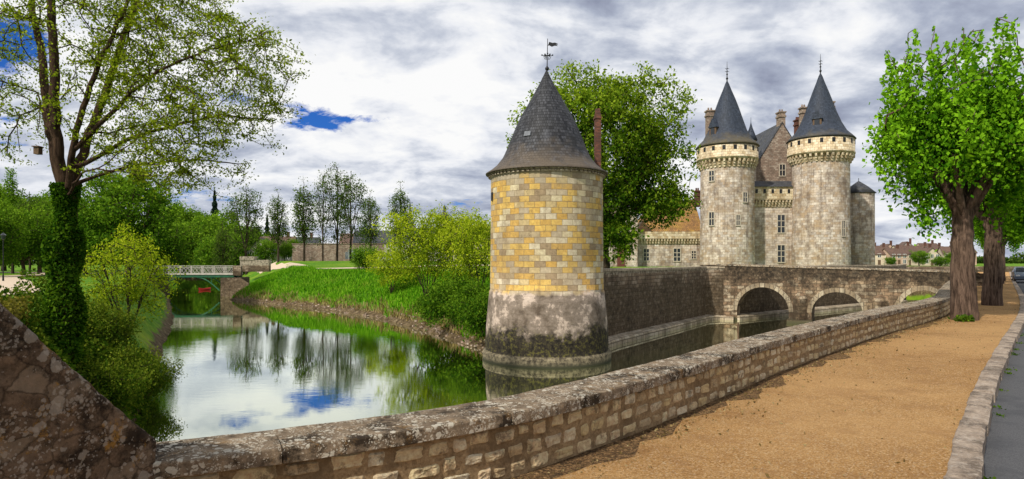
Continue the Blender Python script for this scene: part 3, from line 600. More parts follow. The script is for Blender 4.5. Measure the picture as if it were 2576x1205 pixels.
# ------------------------------------------------------------ stone bridge
A=Vector((20,59));B=Vector((36,50)); Lb=(B-A).length; ang=math.atan2(B.y-A.y,B.x-A.x); base=(A.x,A.y,-3.5)
sb=empty('stone_bridge',base,'old stone bridge with round arches crossing the moat to the castle','bridge')
TM=Matrix.Translation((A.x,A.y,0))@Matrix.Rotation(ang,4,'Z')
arches=[(.045,.285,-.42),(.385,.60,-.72),(.735,.93,-.42)]
def ztop(x): return 1.5-.5*x/Lb
def soff(x):
    for a,b,c in arches:
        a*=Lb;b*=Lb
        if a<=x<=b: t=(x-(a+b)/2)/((b-a)/2); return -2.6+(c+2.6)*math.sqrt(max(0,1-t*t))
    return -5
cols=[]; 
xs_=sorted(set(list(np.linspace(-2.5,Lb+1,40))))
for a,b,c in arches:
    for t in np.linspace(0,math.pi,25): xs_.append((a+b)/2*Lb-(b-a)/2*Lb*math.cos(t))
for x_ in sorted(xs_):
    edge=[1 for a,b,c in arches if abs(x_-a*Lb)<1e-6]; edge2=[1 for a,b,c in arches if abs(x_-b*Lb)<1e-6]
    if edge: cols+= [(x_,-5),(x_,-2.6)]
    elif edge2: cols+=[(x_,-2.6),(x_,-5)]
    else: cols.append((x_,soff(x_)))
mb=MB(); mb.M=TM; vs=[];fs=[];uvs=[]
for x_,zb in cols:
    zt=ztop(x_); vs+=[(x_,0,zb),(x_,0,zt),(x_,.35,zt),(x_,.35,zt-.9),(x_,3.2,zt-.9),(x_,3.2,zt),(x_,3.5,zt),(x_,3.5,zb)]
for i in range(len(cols)-1):
    for k in range(8):
        k2=(k+1)%8; q=(i*8+k,i*8+k2,(i+1)*8+k2,(i+1)*8+k); fs.append(q)
        if k==7: s0,s1=cols[i][0],cols[i+1][0]; uvs.append([(3.5,s0),(0,s0),(0,s1),(3.5,s1)])
        elif k in(1,3,5): uvs.append([(vs[j][0],vs[j][1]) for j in q])
        else: uvs.append([(vs[j][0]+(0 if k==0 else vs[j][1]),vs[j][2]) for j in q])
mb.add(vs,fs,0,uvs); mb.done('masonry',M_bridge,base,sb)
for a,b,c in arches:
    mb=MB(); mb.M=TM
    cx_=(a+b)/2*Lb;r=(b-a)/2*Lb; ns=17
    for k in range(ns):
        t0=math.pi*k/ns+.008;t1_=math.pi*(k+1)/ns-.008; vs=[]
        for y_ in(-.05,.05):
            for t,ro in((t0,0),(t1_,0),(t1_,.38),(t0,.38)): vs.append((cx_-(r+ro)*math.cos(t),y_,-2.6+(c+2.6+ro)*math.sin(t)))
        mb.add(vs,[(0,1,2,3),(7,6,5,4),(0,4,5,1),(1,5,6,2),(2,6,7,3),(3,7,4,0)])
    mb.done('arch_ring',M_arch,base,sb)
for y0 in(-.08,3.12):
    mb=MB(); mb.M=TM
    for i in range(14):
        x0=-1.+i*(Lb+1.5)/14+.01;x1=-1+(i+1)*(Lb+1.5)/14-.01
        mb.add([(x0,y0,ztop(x0)+.003),(x1,y0,ztop(x1)+.003),(x1,y0+.48,ztop(x1)+.003),(x0,y0+.48,ztop(x0)+.003),(x0,y0,ztop(x0)+.14),(x1,y0,ztop(x1)+.14),(x1,y0+.48,ztop(x1)+.15),(x0,y0+.48,ztop(x0)+.15)],[(0,3,2,1),(4,5,6,7),(0,1,5,4),(1,2,6,5),(2,3,7,6),(3,0,4,7)])
    mb.done('coping',M_coping,base,sb)
for a in(.335,.668):
    mb=MB(); mb.M=TM
    x_=a*Lb; w_=.6; mb.add([(x_-w_,0.02,-5),(x_,-.9,-5),(x_+w_,.02,-5),(x_-w_,.02,-1.3),(x_,-.9,-1.5),(x_+w_,.02,-1.3),(x_,.02,-.6)],[(0,1,4,3),(1,2,5,4),(3,4,6),(4,5,6)])
    mb.box(x_-1.0,x_+1.0,-.9,.3,-5,-3.2)
    mb.done('cutwater',M_bridge,base,sb)
mb=MB(); mb.M=TM; mb.box(-1.0,.6,-.5,0.4,-5,-3.2); mb.done('footing',M_ledge,base,sb)
mb=MB(); px,py=X(1857,41),41; mb.tube((px,py,-5),(px,py,-2.0),.06,.05); mb.tube((px-.15,py,-2.2),(px+.15,py,-2.2),.03); o=mb.done('mooring_post',M_wood,(px,py,-3.5)); top(o,'thin weathered wooden post standing in the moat','post')

# ------------------------------------------------------------ green footbridge
base=(-48,98,-1); fb=empty('footbridge',base,'green steel footbridge with pale lattice railing over the moat','bridge')
x0,x1=-57.5,-42.4
mb=MB(); mb.box(x0,x1,96.8,100.2,-.2,-.08); mb.done('deck',M_rail,base,fb)
for y_ in(97.0,98.5,100.):
    mb=MB(); mb.box(x0,x1,y_-.08,y_+.08,-.52,-.205); mb.box(x0,x1,y_-.16,y_+.16,-.58,-.525); mb.done('girder',M_green,base,fb)
for sg,xe in((1,x0+3.5),(-1,x1-2.2)):
    for y_ in(97.0,100.):
        mb=MB(); pr=[(xe+sg*3.4*t,y_,-2.6+2.0*math.sin(t*1.57)) for t in np.linspace(0,1,9)]
        for p,q in zip(pr[:-1],pr[1:]): mb.tube(p,q,.09)
        mb.tube((xe+sg*1.2,y_,-.55),(xe+sg*1.2,y_,-1.6),.06); mb.done('brace',M_green,base,fb)
for y_ in(96.9,100.1):
    mb=MB(); mb.box(x0,x1,y_-.06,y_+.06,1.1,1.18); mb.box(x0,x1,y_-.05,y_+.05,-.075,.02)
    mb.box(x0,x1,y_-.03,y_+.03,.85,.9)
    nb=26; st=(x1-x0)/nb
    for i in range(nb):
        xa_=x0+i*st; mb.tube((xa_,y_,.03),(xa_+st,y_,.87),.024,seg=4); mb.tube((xa_+st,y_,.03),(xa_,y_,.87),.024,seg=4)
        if i%3==0: mb.box(xa_-.05,xa_+.05,y_-.06,y_+.06,.03,1.098)
        mb.tube((xa_+st/2,y_,.9),(xa_+st/2,y_,1.1),.02,seg=4)
    mb.done('railing',M_rail,base,fb)
mb=MB(); mb.box(x1,x1+1.2,96.6,97.2,-.3,1.2); mb.box(x1-2.0,x1+1.1,96.9,100.1,-5,-.595)
mb.add([(x1-2.0,96.85,-5),(x1+3,95.2,-5),(x1+3,95.2,-1.4),(x1+1.2,96.3,-.6),(x1-.2,96.85,-.7),(x1-2.0,96.85,-2.4)],[(0,1,2,3,4,5)]); mb.done('abutment',M_moat,base,fb)
mb=MB(); mb.box(x0-3,x0+3.4,96.55,100.45,-5,-.61); mb.done('abutment',M_moat,base,fb)
mb=MB(); n_=12; vs=[];fs=[]
for i in range(n_+1):
    t=i/n_*2-1; w_=.42*(1-abs(t)**2.4); h_=.12+.16*t*t
    vs+=[(t*1.3,-w_,h_+.12),(t*1.3,-w_*.55,-.12+.1*t*t),(t*1.3,w_*.55,-.12+.1*t*t),(t*1.3,w_,h_+.12)]
for i in range(n_):
    for k in range(3): fs.append((i*4+k,i*4+k+1,i*4+k+5,i*4+k+4))
mb.M=Matrix.Translation((-57.0,118,-3.42))@Matrix.Rotation(1.1,4,'Z'); mb.add(vs,fs,0,None,True)
for q in(-.5,.3): mb.box(q,q+.25,-.34,.34,.08,.13)
o=mb.done('rowing_boat',M_red,(-57.0,118,-3.5)); top(o,'small red open boat moored by the bank','boat')

# ------------------------------------------------------------ leaves and trees
def quads(name,V,uv,mat):
    me=bpy.data.meshes.new(name); N=len(V)//4
    me.vertices.add(4*N); me.vertices.foreach_set('co',V.astype(np.float32).ravel()); me.loops.add(4*N); me.loops.foreach_set('vertex_index',np.arange(4*N,dtype=np.int32)); me.polygons.add(N); me.polygons.foreach_set('loop_start',np.arange(N,dtype=np.int32)*4)
    me.update(calc_edges=True); l=me.uv_layers.new(name='UVMap'); l.data.foreach_set('uv',np.repeat(uv,4,axis=0).astype(np.float32).ravel()); me.materials.append(mat); return me
def leafmesh(name,C,size,mat,outer=None,droop=0.,aspect=.6,var=.35):
    N=len(C); a=rng.normal(size=(N,3)); a[:,2]-=droop; a/=np.linalg.norm(a,axis=1)[:,None]+1e-9
    b=rng.normal(size=(N,3)); b-=a*(a*b).sum(1)[:,None]; b/=np.linalg.norm(b,axis=1)[:,None]+1e-9
    s=(size*(1+var*rng.normal(size=N)).clip(.4,1.8))[:,None]
    V=np.stack([C-a*s*.5,C+b*s*aspect*.5-a*s*.05,C+a*s*.5,C-b*s*aspect*.5-a*s*.05],1).reshape(-1,3)
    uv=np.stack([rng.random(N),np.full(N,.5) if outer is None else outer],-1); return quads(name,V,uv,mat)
def resample3(pl,step):
    out=[Vector(pl[0])]
    for a,b in zip(pl[:-1],pl[1:]):
        a=Vector(a);b=Vector(b); n=max(1,int((b-a).length/step))
        for k in range(1,n+1): out.append(a.lerp(b,k/n))
    return out
def grow(paths,att,step=.4,jit=.06,tip=.012,ex=2.3):
    P=[];par=[];mr_=[]
    for pi,(pl,r0,r1) in enumerate(paths):
        pts=resample3(pl,step)
        if len(pts)>3:
            w=[p.copy() for p in pts]
            for _ in range(2): w=[w[0]]+[(w[i-1]+w[i]*2+w[i+1])/4 for i in range(1,len(w)-1)]+[w[-1]]
            pts=w
        if pi==0: last=-1; start=0
        else:
            A_=np.array(P); q=np.array(pts[0]); last=int(((A_-q)**2).sum(1).argmin()); start=1
        for i in range(start,len(pts)):
            p=np.array(pts[i]); 
            if i>0: p=p+rng.normal(size=3)*jit*.4
            P.append(p); par.append(last); last=len(P)-1; mr_.append(r0+(r1-r0)*i/max(1,len(pts)-1))
    nm=len(P); A0=np.array(P); att=np.asarray(att); dd_=np.array([np.sqrt(((A0-q)**2).sum(1).min()) for q in att]); order=dd_.argsort()
    tips=[]; cap=nm+len(att)*40; PP=np.zeros((cap,3)); PP[:nm]=A0; DD=np.zeros((cap,3)); n=nm
    for i in range(nm):
        if par[i]>=0: v=PP[i]-PP[par[i]]; DD[i]=v/(np.linalg.norm(v)+1e-9)
        else: DD[i]=(0,0,1)
    for q in att[order]:
        v=q-PP[:n]; d=np.linalg.norm(v,axis=1)+1e-9; cs_=(v*DD[:n]).sum(1)/d
        cost=d*(1+.7*(1-cs_)); k=int(cost.argmin()); L=d[k]; m=max(1,min(30,int(L/step)))
        p0_=PP[k];d0=DD[k]; c=p0_+d0*L*.4
        last=k
        for j in range(1,m+1):
            t=j/m; p=p0_*(1-t)**2+2*c*t*(1-t)+q*t*t+(rng.normal(size=3)*jit if j<m else 0)
            if n>=cap: break
            PP[n]=p; v=p-PP[last]; DD[n]=v/(np.linalg.norm(v)+1e-9); par.append(last); mr_.append(0); last=n; n+=1
        tips.append(last)
    P=PP[:n]; R=np.zeros(n); acc=np.zeros(n)
    for i in range(n-1,-1,-1):
        r=max(tip**ex,acc[i]); R[i]=r**(1/ex)
        if par[i]>=0: acc[par[i]]+=r
    mr_=np.array(mr_[:n]); R=np.where(mr_>0,mr_,R)
    for i in range(n):
        if par[i]>=0: R[i]=min(R[i],R[par[i]]*(1.0 if mr_[i]>0 else .7 if mr_[par[i]]>0 else 1.))
    return P,np.array(par),R,np.array(tips)
def tubes(name,P,par,R,mat,seg=6):
    i=np.nonzero(par>=0)[0]; p1=P[i];p0=P[par[i]];r1=R[i];r0=np.minimum(R[par[i]],r1*1.35); d=p1-p0; l=np.linalg.norm(d,axis=1)[:,None]+1e-9; d/=l
    p1=p1+d*np.minimum(r1[:,None]*.35,l*.5)
    a=np.cross(d,[0.13,.99,.05]); a/=np.linalg.norm(a,axis=1)[:,None]+1e-9; b=np.cross(d,a); V=[]
    for p,r in((p0,r0),(p1,r1)):
        for k in range(seg):
            t=2*math.pi*k/seg; V.append(p+(a*math.cos(t)+b*math.sin(t))*r[:,None])
    V=np.stack(V,1); N=len(i); base_=np.arange(N)[:,None,None]*(2*seg)
    q=np.array([[k,(k+1)%seg,seg+(k+1)%seg,seg+k] for k in range(seg)])[None]+base_; q=q.reshape(-1)
    me=bpy.data.meshes.new(name); me.vertices.add(N*2*seg); me.vertices.foreach_set('co',V.astype(np.float32).ravel()); me.loops.add(len(q)); me.loops.foreach_set('vertex_index',q.astype(np.int32)); nf=len(q)//4; me.polygons.add(nf); me.polygons.foreach_set('loop_start',np.arange(nf,dtype=np.int32)*4); me.update(calc_edges=True); me.polygons.foreach_set('use_smooth',[True]*nf); me.materials.append(mat); return me
def lump(dirs,seed,amp):
    r=np.random.default_rng(seed); s=np.zeros(len(dirs))
    for _ in range(7):
        w=r.normal(size=3)*2.3; s+=np.sin(dirs@w*1.6+r.random()*6.28)
    return 1+amp*s/3
def crown_pts(n,c,rad,seed=1,amp=.25,lo=.35,cut=-1.):
    d=rng.normal(size=(int(n*1.6),3)); d/=np.linalg.norm(d,axis=1)[:,None]; d=d[d[:,2]>cut][:n]
    r=(lo+(1-lo)*rng.random(len(d))**.55)*lump(d,seed,amp)
    return np.array(c)+d*r[:,None]*np.array(rad)
def leaves_from(T,per,spread,c,rad):
    C=np.repeat(T,per,axis=0)+rng.normal(size=(len(T)*per,3))*spread
    o=np.clip(np.linalg.norm((C-np.array(c))/np.array(rad),axis=1)*.7+.35*(C[:,2]-c[2])/rad[2],0,1)  # inner and lower leaves get darker: crown shade painted through uv
    return C,o
def tree_mesh(name,paths,att,per,spread,size,c,rad,bark,leaf,step=.6,jit=.08,tip=.02,droop=.3,seg=6):
    P,par,R,tips=grow(paths,att,step,jit,tip); tm=tubes('trunk',P,par,R,bark,seg)
    C,o=leaves_from(P[tips],per,spread,c,rad); lm=leafmesh('crown',C,size,leaf,o,droop); return tm,lm
def place(tm,lm,loc,label,cat='tree',name='tree',group=None,rot=0.,s=(1,1,1)):
    e=empty(name,loc,label,cat,group); e.rotation_euler=(0,0,rot); e.scale=s
    for me,nm in((tm,'trunk'),(lm,'crown')):
        o=bpy.data.objects.new(nm,me); link(o); o.parent=e
    return e

# --- foreground locust tree
d=20.; bx,by=X(168,d),d; bz=H1(bx,by); bz=min(bz,-.9)
def lp(u,v,dy=0): return (X(u,d)-bx,dy,Z(v,d)-bz)
paths=[([lp(168,905)[:2]+(-.4,),lp(163,780),lp(160,640,.1),lp(165,490,.1)],.34,.27),
 ([lp(163,510),lp(130,400,.2),lp(95,280,.4),lp(75,150,.6),lp(30,0,.9),lp(5,-90,1)],.17,.08),
 ([lp(165,500),lp(152,350,-.2),lp(160,200,-.4),lp(156,0,-.5),lp(160,-160,-.5)],.17,.09),
 ([lp(168,490),lp(185,380,.4),lp(213,250,.8),lp(240,100,1.2),lp(285,-90,1.5)],.15,.07),
 ([lp(172,490),lp(200,430,-.4),lp(235,340,-.8),(lp(300,220,-1.2)),lp(380,80,-1.5),lp(450,-60,-1.6)],.11,.03),
 ([lp(215,390,-.6),lp(290,330,-.8),lp(380,250,-1),lp(470,190,-1),lp(560,150,-1),lp(660,130,-1)],.08,.018),
 ([lp(200,430,-.2),lp(280,360,.3),lp(400,300,.8),lp(520,270,1),lp(650,285,1)],.075,.018),
 ([lp(185,460),lp(300,400,1),lp(420,375,2),lp(540,385,2.4)],.06,.015),
 ([lp(170,500),lp(240,470,-1),lp(330,445,-2),(lp(430,460,-2.4))],.045,.015)]
poly=np.array([(200,-180),(480,-150),(520,20),(600,50),(700,85),(735,120),(700,170),(690,205),(705,270),(650,290),(625,345),(570,380),(545,430),(470,490),(400,450),(330,460),(270,440),(270,400),(235,330),(215,200)],float)
poly2=np.array([(-140,-150),(120,-150),(100,20),(60,130),(80,260),(60,430),(-30,380),(-120,200)],float)
def samp(poly,n,ds):
    out=[]; lo=poly.min(0);hi=poly.max(0)
    while len(out)<n:
        q=lo+rng.random((n,2))*(hi-lo); m_=pip(q[:,0],q[:,1],poly)
        for a,b in q[m_]: out.append(lp(a,b,rng.normal()*ds))
    return np.array(out[:n])
att=np.vstack([samp(poly,1350,1.4),samp(poly2,230,1.2)])
P,par,R,tips=grow(paths,att,.3,.05,.009,2.5); tm=tubes('trunk',P,par,R,M_bark,8)
K_=38; C=np.repeat(P[tips],K_,axis=0); dr=P[tips]-P[par[tips]]; dr/=np.linalg.norm(dr,axis=1)[:,None]+1e-9; dr=np.repeat(dr,K_,axis=0)
C=C-dr*(rng.random(len(C))[:,None]*.9-.3)+rng.normal(size=C.shape)*np.array([.15,.15,.045]); C2=P[rng.choice(np.nonzero(R<.015)[0],6000)]+rng.normal(size=(6000,3))*.06
C=np.vstack([C,C2]); lm=leafmesh('crown',C,.078,L_yel,np.clip(rng.random(len(C)),0,1),.1,.55)
lt=place(tm,lm,(bx,by,bz),'tall multi-stemmed tree with sparse yellow-green leaves, ivy-clad trunk','tree','locust_tree')
mb=MB(); q=lp(97,378); mb.box(q[0]-.09,q[0]+.07,-.1,.08,q[2]-.13,q[2]+.09); mb.box(q[0]-.12,q[0]+.1,-.14,.1,q[2]+.092,q[2]+.12); o=mb.done('nest_box',M_wood,(0,0,0),lt)
N=24000; t=rng.random(N)**.85; zz_=-.6+t*(Z(470,d)-bz+.7); ang_=rng.random(N)*6.28; rr=(.37-.11*t+.1*np.sin(zz_*3+ang_*2)+.19*rng.random(N))*np.where(t>.8,.75,1); xx=np.interp(zz_,[0,1.6,3.3,5.3],[0,-.06,-.1,-.04])
C=np.stack([xx+rr*np.cos(ang_),rr*np.sin(ang_),zz_],-1); me=leafmesh('ivy',C,.09,L_drk,rng.random(N)*.8,.5,.8); o=bpy.data.objects.new('climbing_ivy',me); o.location=(bx,by,bz); link(o); top(o,'dark green ivy climbing up the tree trunk','climbing plant')

# --- bank ivy / vegetation
def scatter(n,x0,x1,y0,y1,cond,hf):
    x=rng.uniform(x0,x1,n);y=rng.uniform(y0,y1,n); z=H(x,y); k=cond(x,y,z); x,y,z=x[k],y[k],z[k]; return np.stack([x,y,z+hf(x,y)*rng.random(len(x))**.6],-1)
hf=lambda x,y:.5+.6*np.sin(x*1.1+2*np.sin(y*.7))**2+.7*np.sin(y*.9+x*.4)**2
C=scatter(170000,-18,-3.5,5,27,lambda x,y,z:(z>-4.2)&(sd(x,y,left_nat)<4.3),hf)
me=leafmesh('ivy',C,.1,L_ivy,rng.random(len(C)),.2,.8); o=bpy.data.objects.new('bank_ivy',me); link(o); o['kind']='stuff'; top(o,'tangled ivy and scrub covering the moat bank below the wall','bank vegetation')
C=scatter(16000,-17.5,-13.3,16.5,19.5,lambda x,y,z:z>-1.2,lambda x,y:.0*x+1); C[:,2]=-.3+rng.random(len(C))*1.15+.08*np.sin(C[:,0]*5)
me=leafmesh('hedge',C,.08,L_hdg,rng.random(len(C)),.2,.8); o=bpy.data.objects.new('clipped_hedge',me); link(o); top(o,'low clipped brownish green hedge at the bank top','hedge')
def blades(name,C,h,w,mat):
    N=len(C); a=rng.random(N)*6.28; dx=np.stack([np.cos(a),np.sin(a),0*a],-1)*w*.5; hh=(h*(.5+rng.random(N)))[:,None]; ln=rng.normal(size=(N,3))*[.35,.35,0]*h
    T_=C+np.array([0,0,1])*hh+ln; V=np.stack([C-dx,C+dx,T_+dx*.2,T_-dx*.2],1).reshape(-1,3); return quads(name,V,np.stack([rng.random(N),rng.random(N)],-1),mat)
rn=lambda x,y:sd(x,y,right_nat)
C=scatter(190000,-50,2,38,108,lambda x,y,z:pip(x,y,FR)&(rn(x,y)>1.5+.5*np.sin(x*.7)+.4*np.sin(x*2.3))&(rn(x,y)<12),lambda x,y:0*x); o=bpy.data.objects.new('bank_grass',blades('grass',C,.3,.1,L_grs)); link(o); o['kind']='stuff'; top(o,'long fresh green grass on the sloping moat bank','grass')
C=scatter(80000,-50,2,38,100,lambda x,y,z:pip(x,y,FR)&(rn(x,y)>.8)&(rn(x,y)<2.0+.5*np.sin(x*1.3)),lambda x,y:0*x); o=bpy.data.objects.new('dry_reeds',blades('reeds',C,.42,.08,L_dry)); link(o); o['kind']='stuff'; top(o,'dry brown grass along the foot of the bank','dry grass')

# --- generic trees
def broad(seed,r,h,trunk,leaf,n=260,per=26,size=.42,spread=.55,bark=M_barkd,cut=-.7,amp=.28,lo=.35):
    c=(0,0,h-r[2]); tp=[(0,0,-.3),(.1,.05,trunk),(0,.1,h-r[2])]
    return tree_mesh('broad',[(tp,h*.03,h*.012),([(0,0,trunk*.8),(r[0]*.3,.2,trunk+1.5),(r[0]*.55,0,c[2])],h*.018,.08),([(0,0,trunk*.9),(-r[0]*.3,-.3,trunk+1.5),(-r[0]*.55,.3,c[2])],h*.018,.08)],crown_pts(n,c,r,seed,amp,lo,cut),per,spread,size,c,r,bark,leaf,.9,.12,.03)
d=62.; c=(0,0,11.6); r=(8.1,6.5,8.0)
tm,lm=tree_mesh('big',[([(0,0,-.4),(0,0,3),(.3,0,6)],.6,.45),([(0,0,3),(2.5,1,7),(4.5,1,12)],.3,.12),([(0,0,3),(-2.5,-1,7),(-4.5,0,12)],.3,.12),([(.3,0,5.5),(0,1,12),(.5,0,17)],.3,.1),([(0,0,2.6),(2,-1.5,5),(5.2,-1.5,8)],.18,.08)],
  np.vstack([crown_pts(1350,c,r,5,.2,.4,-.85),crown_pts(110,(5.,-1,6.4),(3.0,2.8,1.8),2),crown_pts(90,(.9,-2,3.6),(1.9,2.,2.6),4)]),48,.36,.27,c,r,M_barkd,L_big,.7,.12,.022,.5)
place(tm,lm,(X(1518,d),d,1.05),'large broad tree in fresh spring leaf beside the castle terrace','tree','chestnut_tree')
def lime(seed):
    rs=np.random.default_rng(seed)
    paths=[([(0,0,-.15),(.02,0,.12),(.0,0,.5),(-.02,.03,2.2),(-.06,0,3.6)],.41,.28)]
    for i in range(8):
        a=i*.8+rs.random()*.3; rr_=rs.uniform(.7,1.7); q=(rr_*math.cos(a)-.1,rr_*math.sin(a),rs.uniform(5.0,6.3)); paths.append(([(-.05,0,rs.uniform(2.9,3.5)),(q[0]*.35,q[1]*.35,4.2),q],.14,.06))
    a1=crown_pts(190,(-.1,0,5.9),(2.5,2.3,1.9),seed,.34,.45,-.7)
    sh=[]
    for i in range(150):
        a=rs.random()*6.28; q=rs.random()**.5*2.4; sh.append((q*math.cos(a)*1.08,q*math.sin(a),rs.uniform(7.2,10.0)-.15*q))
    sh=np.array(sh)
    P,par,R,tips=grow(paths,np.vstack([a1,sh]),.35,.04,.011); tm=tubes('trunk',P,par,R,M_barkg,14)
    T1=P[tips]; lowm=T1[:,2]<7.3; A_=np.repeat(T1[lowm],95,axis=0); A_=A_+rng.normal(size=A_.shape)*[.15,.15,.33]
    n9=17000; S=sh[rng.integers(0,len(sh),n9)]; tt=rng.random(n9)[:,None]; S2=S-np.array([0,0,1])*tt*2.8; S2[:,:2]*= (1-.1*tt); S2+=rng.normal(size=S2.shape)*[.1,.1,.08]*(.4+tt)
    Lw=np.array([(-1.1,0,4.0),(-1.5,.2,4.1),(-1.2,.1,3.4),(1.3,-.2,4.1),(1.5,.4,3.9)]); Lw=np.repeat(Lw,280,axis=0)+rng.normal(size=(1400,3))*[.2,.2,.35]
    C=np.vstack([A_,S2,Lw]); o_=np.clip(np.linalg.norm((C-[0,0,5.6])/[2.7,2.4,3.8],axis=1)*1.2-.3,0,1)  # painted occlusion: leaf colour darkens towards the crown centre
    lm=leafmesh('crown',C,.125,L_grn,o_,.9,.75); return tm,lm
limeA=lime(3); limeB=lime(11)
grp='lime trees in a row along the gravel path'
for i,(x_,y_,r_,s_) in enumerate([(15.2,21.4,0,1.),(21.3,28.2,2.1,.98),(25.9,34.4,4.,1.),(30.5,40.4,1.,.97),(35.6,46.8,3.,1.),(41.6,54.4,5.,1.),(48,62.5,.6,1.),(55,71.5,2.4,1.)]):
    a_=limeA if i%2==0 else limeB
    place(*a_,(x_,y_,0),'pollarded lime tree with thick ridged trunk on gravel path','tree','lime_tree',grp,r_,(s_,s_,s_))
C=np.array([(14.8,20.8,.06)]); C=np.repeat(C,260,axis=0)+rng.normal(size=(260,3))*[.13,.08,.06]; C[:,2]=np.abs(C[:,2])+.01; o=bpy.data.objects.new('weed_tuft',leafmesh('weed',C,.11,L_wee,rng.random(260))); link(o); top(o,'tuft of green leaves at the foot of the lime trunk','plant')
mbx=[]
for i in range(2200):
    q=rng.uniform(3,32); cx_=np.interp(q,s,np.array([p.x for p in Wf]));cy_=np.interp(q,s,np.array([p.y for p in Wf])); o_=abs(rng.normal())*.3+.0; mbx.append((cx_+.7*o_,cy_-.7*o_,.016))
for i in range(500):
    q=rng.uniform(0,1); y_=5+25*q; xk=np.interp(y_,[p.y for p in Kp],[p.x for p in Kp]); xw=np.interp(y_,wy,wx); mbx.append((xw+(xk-xw)*rng.random(),y_,.016))
o=bpy.data.objects.new('leaf_litter',leafmesh('litter',np.array(mbx),.032,L_dry,rng.random(len(mbx)))); link(o); o['kind']='stuff'; top(o,'dry leaf litter along the foot of the parapet','leaf litter')
C=[]
for i in range(16):
    q=rng.uniform(30,75); k0=Kp[int(q)]; C.append(np.array([(k0.x+.22,k0.y-.16,-.11)])+rng.normal(size=(30,3))*[.06,.06,.015])
o=bpy.data.objects.new('kerb_weeds',leafmesh('weeds',np.vstack(C),.04,L_wee)); link(o); o['kind']='stuff'; top(o,'small weeds growing in the gutter by the kerb','weeds')

# --- shrubs
def shrub(seed,h,r,leaf,n=220,per=30,size=.13,spread=.25,stems=7,lo=.3,bark=M_barkd,zc=.6,amp=.25):
    c=(0,0,h*zc); paths=[([(0,0,-.3),(0,0,h*.25),(0,.1,h*.6)],.06,.03)]
    for i in range(stems):
        a=i*6.28/stems; paths.append(([(0,0,0),(r*.25*math.cos(a),r*.25*math.sin(a),h*.3),(r*.6*math.cos(a),r*.6*math.sin(a),h*.65)],.045,.02))
    return tree_mesh('shrub',paths,crown_pts(n,c,(r,r,h*(1-zc)*1.05),seed,amp,lo,-.9),per,spread,size,c,(r,r,h*.5),bark,leaf,.4,.06,.01)
d=28.; sA=shrub(1,5.0,1.85,L_shr,420,26,.085,.15,amp=.4); place(*sA,(X(318,d),d,Z(870,d)+.1),'yellow-green multi-stemmed shrub on the moat bank','shrub','shrub')
sB=shrub(2,8.6,3.9,L_shr,580,32,.16,.26,9,amp=.4); bx_=X(1075,57); place(*sB,(bx_,57,H1(bx_,57)),'tall bright yellow-green shrub on the grassy bank','shrub','shrub')
sC=shrub(3,7.,2.4,L_shr,320,32,.15,.25,amp=.4); bx_=X(1205,50); place(*sC,(bx_,50,H1(bx_,50)),'upright yellow-green shrub beside the round tower','shrub','shrub')
bx_=X(985,66); place(*sC,(bx_,66,H1(bx_,66)),'small yellow-green shrub on the grassy bank','shrub','shrub',None,2.,(.85,.85,.7))
bx_=X(1150,60); place(*sC,(bx_,60,H1(bx_,60)),'upright yellow-green shrub beside the round tower','shrub','shrub',None,4.,(1.1,1.1,1.))
sD=shrub(4,3.4,2.3,L_drk,200,50,.17,.32,6,.2)
for u_,d_,sx in((1150,46,1.),(1200,43.5,.85),(1225,40.5,.8),(1090,51,.6)): 
    bx_=X(u_,d_); place(*sD,(bx_,d_,H1(bx_,d_)-.2),'dense dark green bush at the foot of the bank','shrub','shrub','dark bushes on the bank',d_,(sx,sx,sx))
sE=shrub(6,3.3,1.7,L_mid,160,60,.16,.26,6,.1); bx_=X(921,84); place(*sE,(bx_,84,H1(bx_,84)-.2),'small rounded green tree on the edge of the lawn','tree','small_tree')
sF=shrub(14,3.4,2.3,L_ivy,260,60,.12,.26,6,.2)
for u_,d_,sc_ in((215,24,.7),(250,20,.55),(300,23,.6),(345,24.5,.55)):
    bx_=X(u_,d_); place(*sF,(bx_,d_,H1(bx_,d_)-.4),'dense ivy-covered bush on the steep bank','shrub','shrub','ivy-covered bushes on the steep bank',u_,(sc_,)*3)

# --- background trees
T1=broad(21,(5.4,4.5,5.6),13.2,2.5,L_mid,460,46,.3,.38,cut=-.9)
T2=broad(22,(5.,4.5,4.6),10.5,2.2,L_mid,300,40,.32,.42,cut=-.9)
T3=broad(23,(6.,5,5.),12.,2.5,L_mid,280,40,.4,.5,cut=-.9)
def airy(seed,h,r,n,leaf,per=10):
    c=(0,0,h*.58); paths=[([(0,0,-.3),(.1,0,h*.3),(-.1,.1,h*.65),(.1,0,h*.95)],.28,.05)]
    for i in range(5): a=i*1.3+seed; paths.append(([(0,0,h*(.18+.05*i)),(r*.4*math.cos(a),r*.4*math.sin(a),h*(.45+.05*i)),(r*.7*math.cos(a),r*.7*math.sin(a),h*(.7+.04*i))],.12,.04))
    return tree_mesh('airy',paths,crown_pts(n,c,(r,r,h*.42),seed,.25,.3,-.95),per,.42,.3,c,(r,r,h*.42),M_barkd,leaf,.8,.1,.03)
A1=airy(31,20,3.9,260,L_far,19);A2=airy(32,17,2.3,190,L_far,24);A3=airy(33,22,3.2,240,L_far,14)
def conifer(h,r):
    c=[];
    for i in range(5200):
        t=rng.random()**.7; z=h*(.12+.88*t); rr_=r*(1-t)*(.75+.25*math.sin(z*5))*math.sqrt(rng.random()); a=rng.random()*6.28; c.append((rr_*math.cos(a),rr_*math.sin(a),z-rr_*.25))
    P=np.array([(0,0,z) for z in np.linspace(0,h*.97,9)]); par=np.arange(-1,8); R=np.linspace(.25,.04,9)
    return tubes('trunk',P,par,R,M_barkd),leafmesh('crown',np.array(c),.32,L_con,rng.random(len(c)),.6)
CO=conifer(14,2.6)
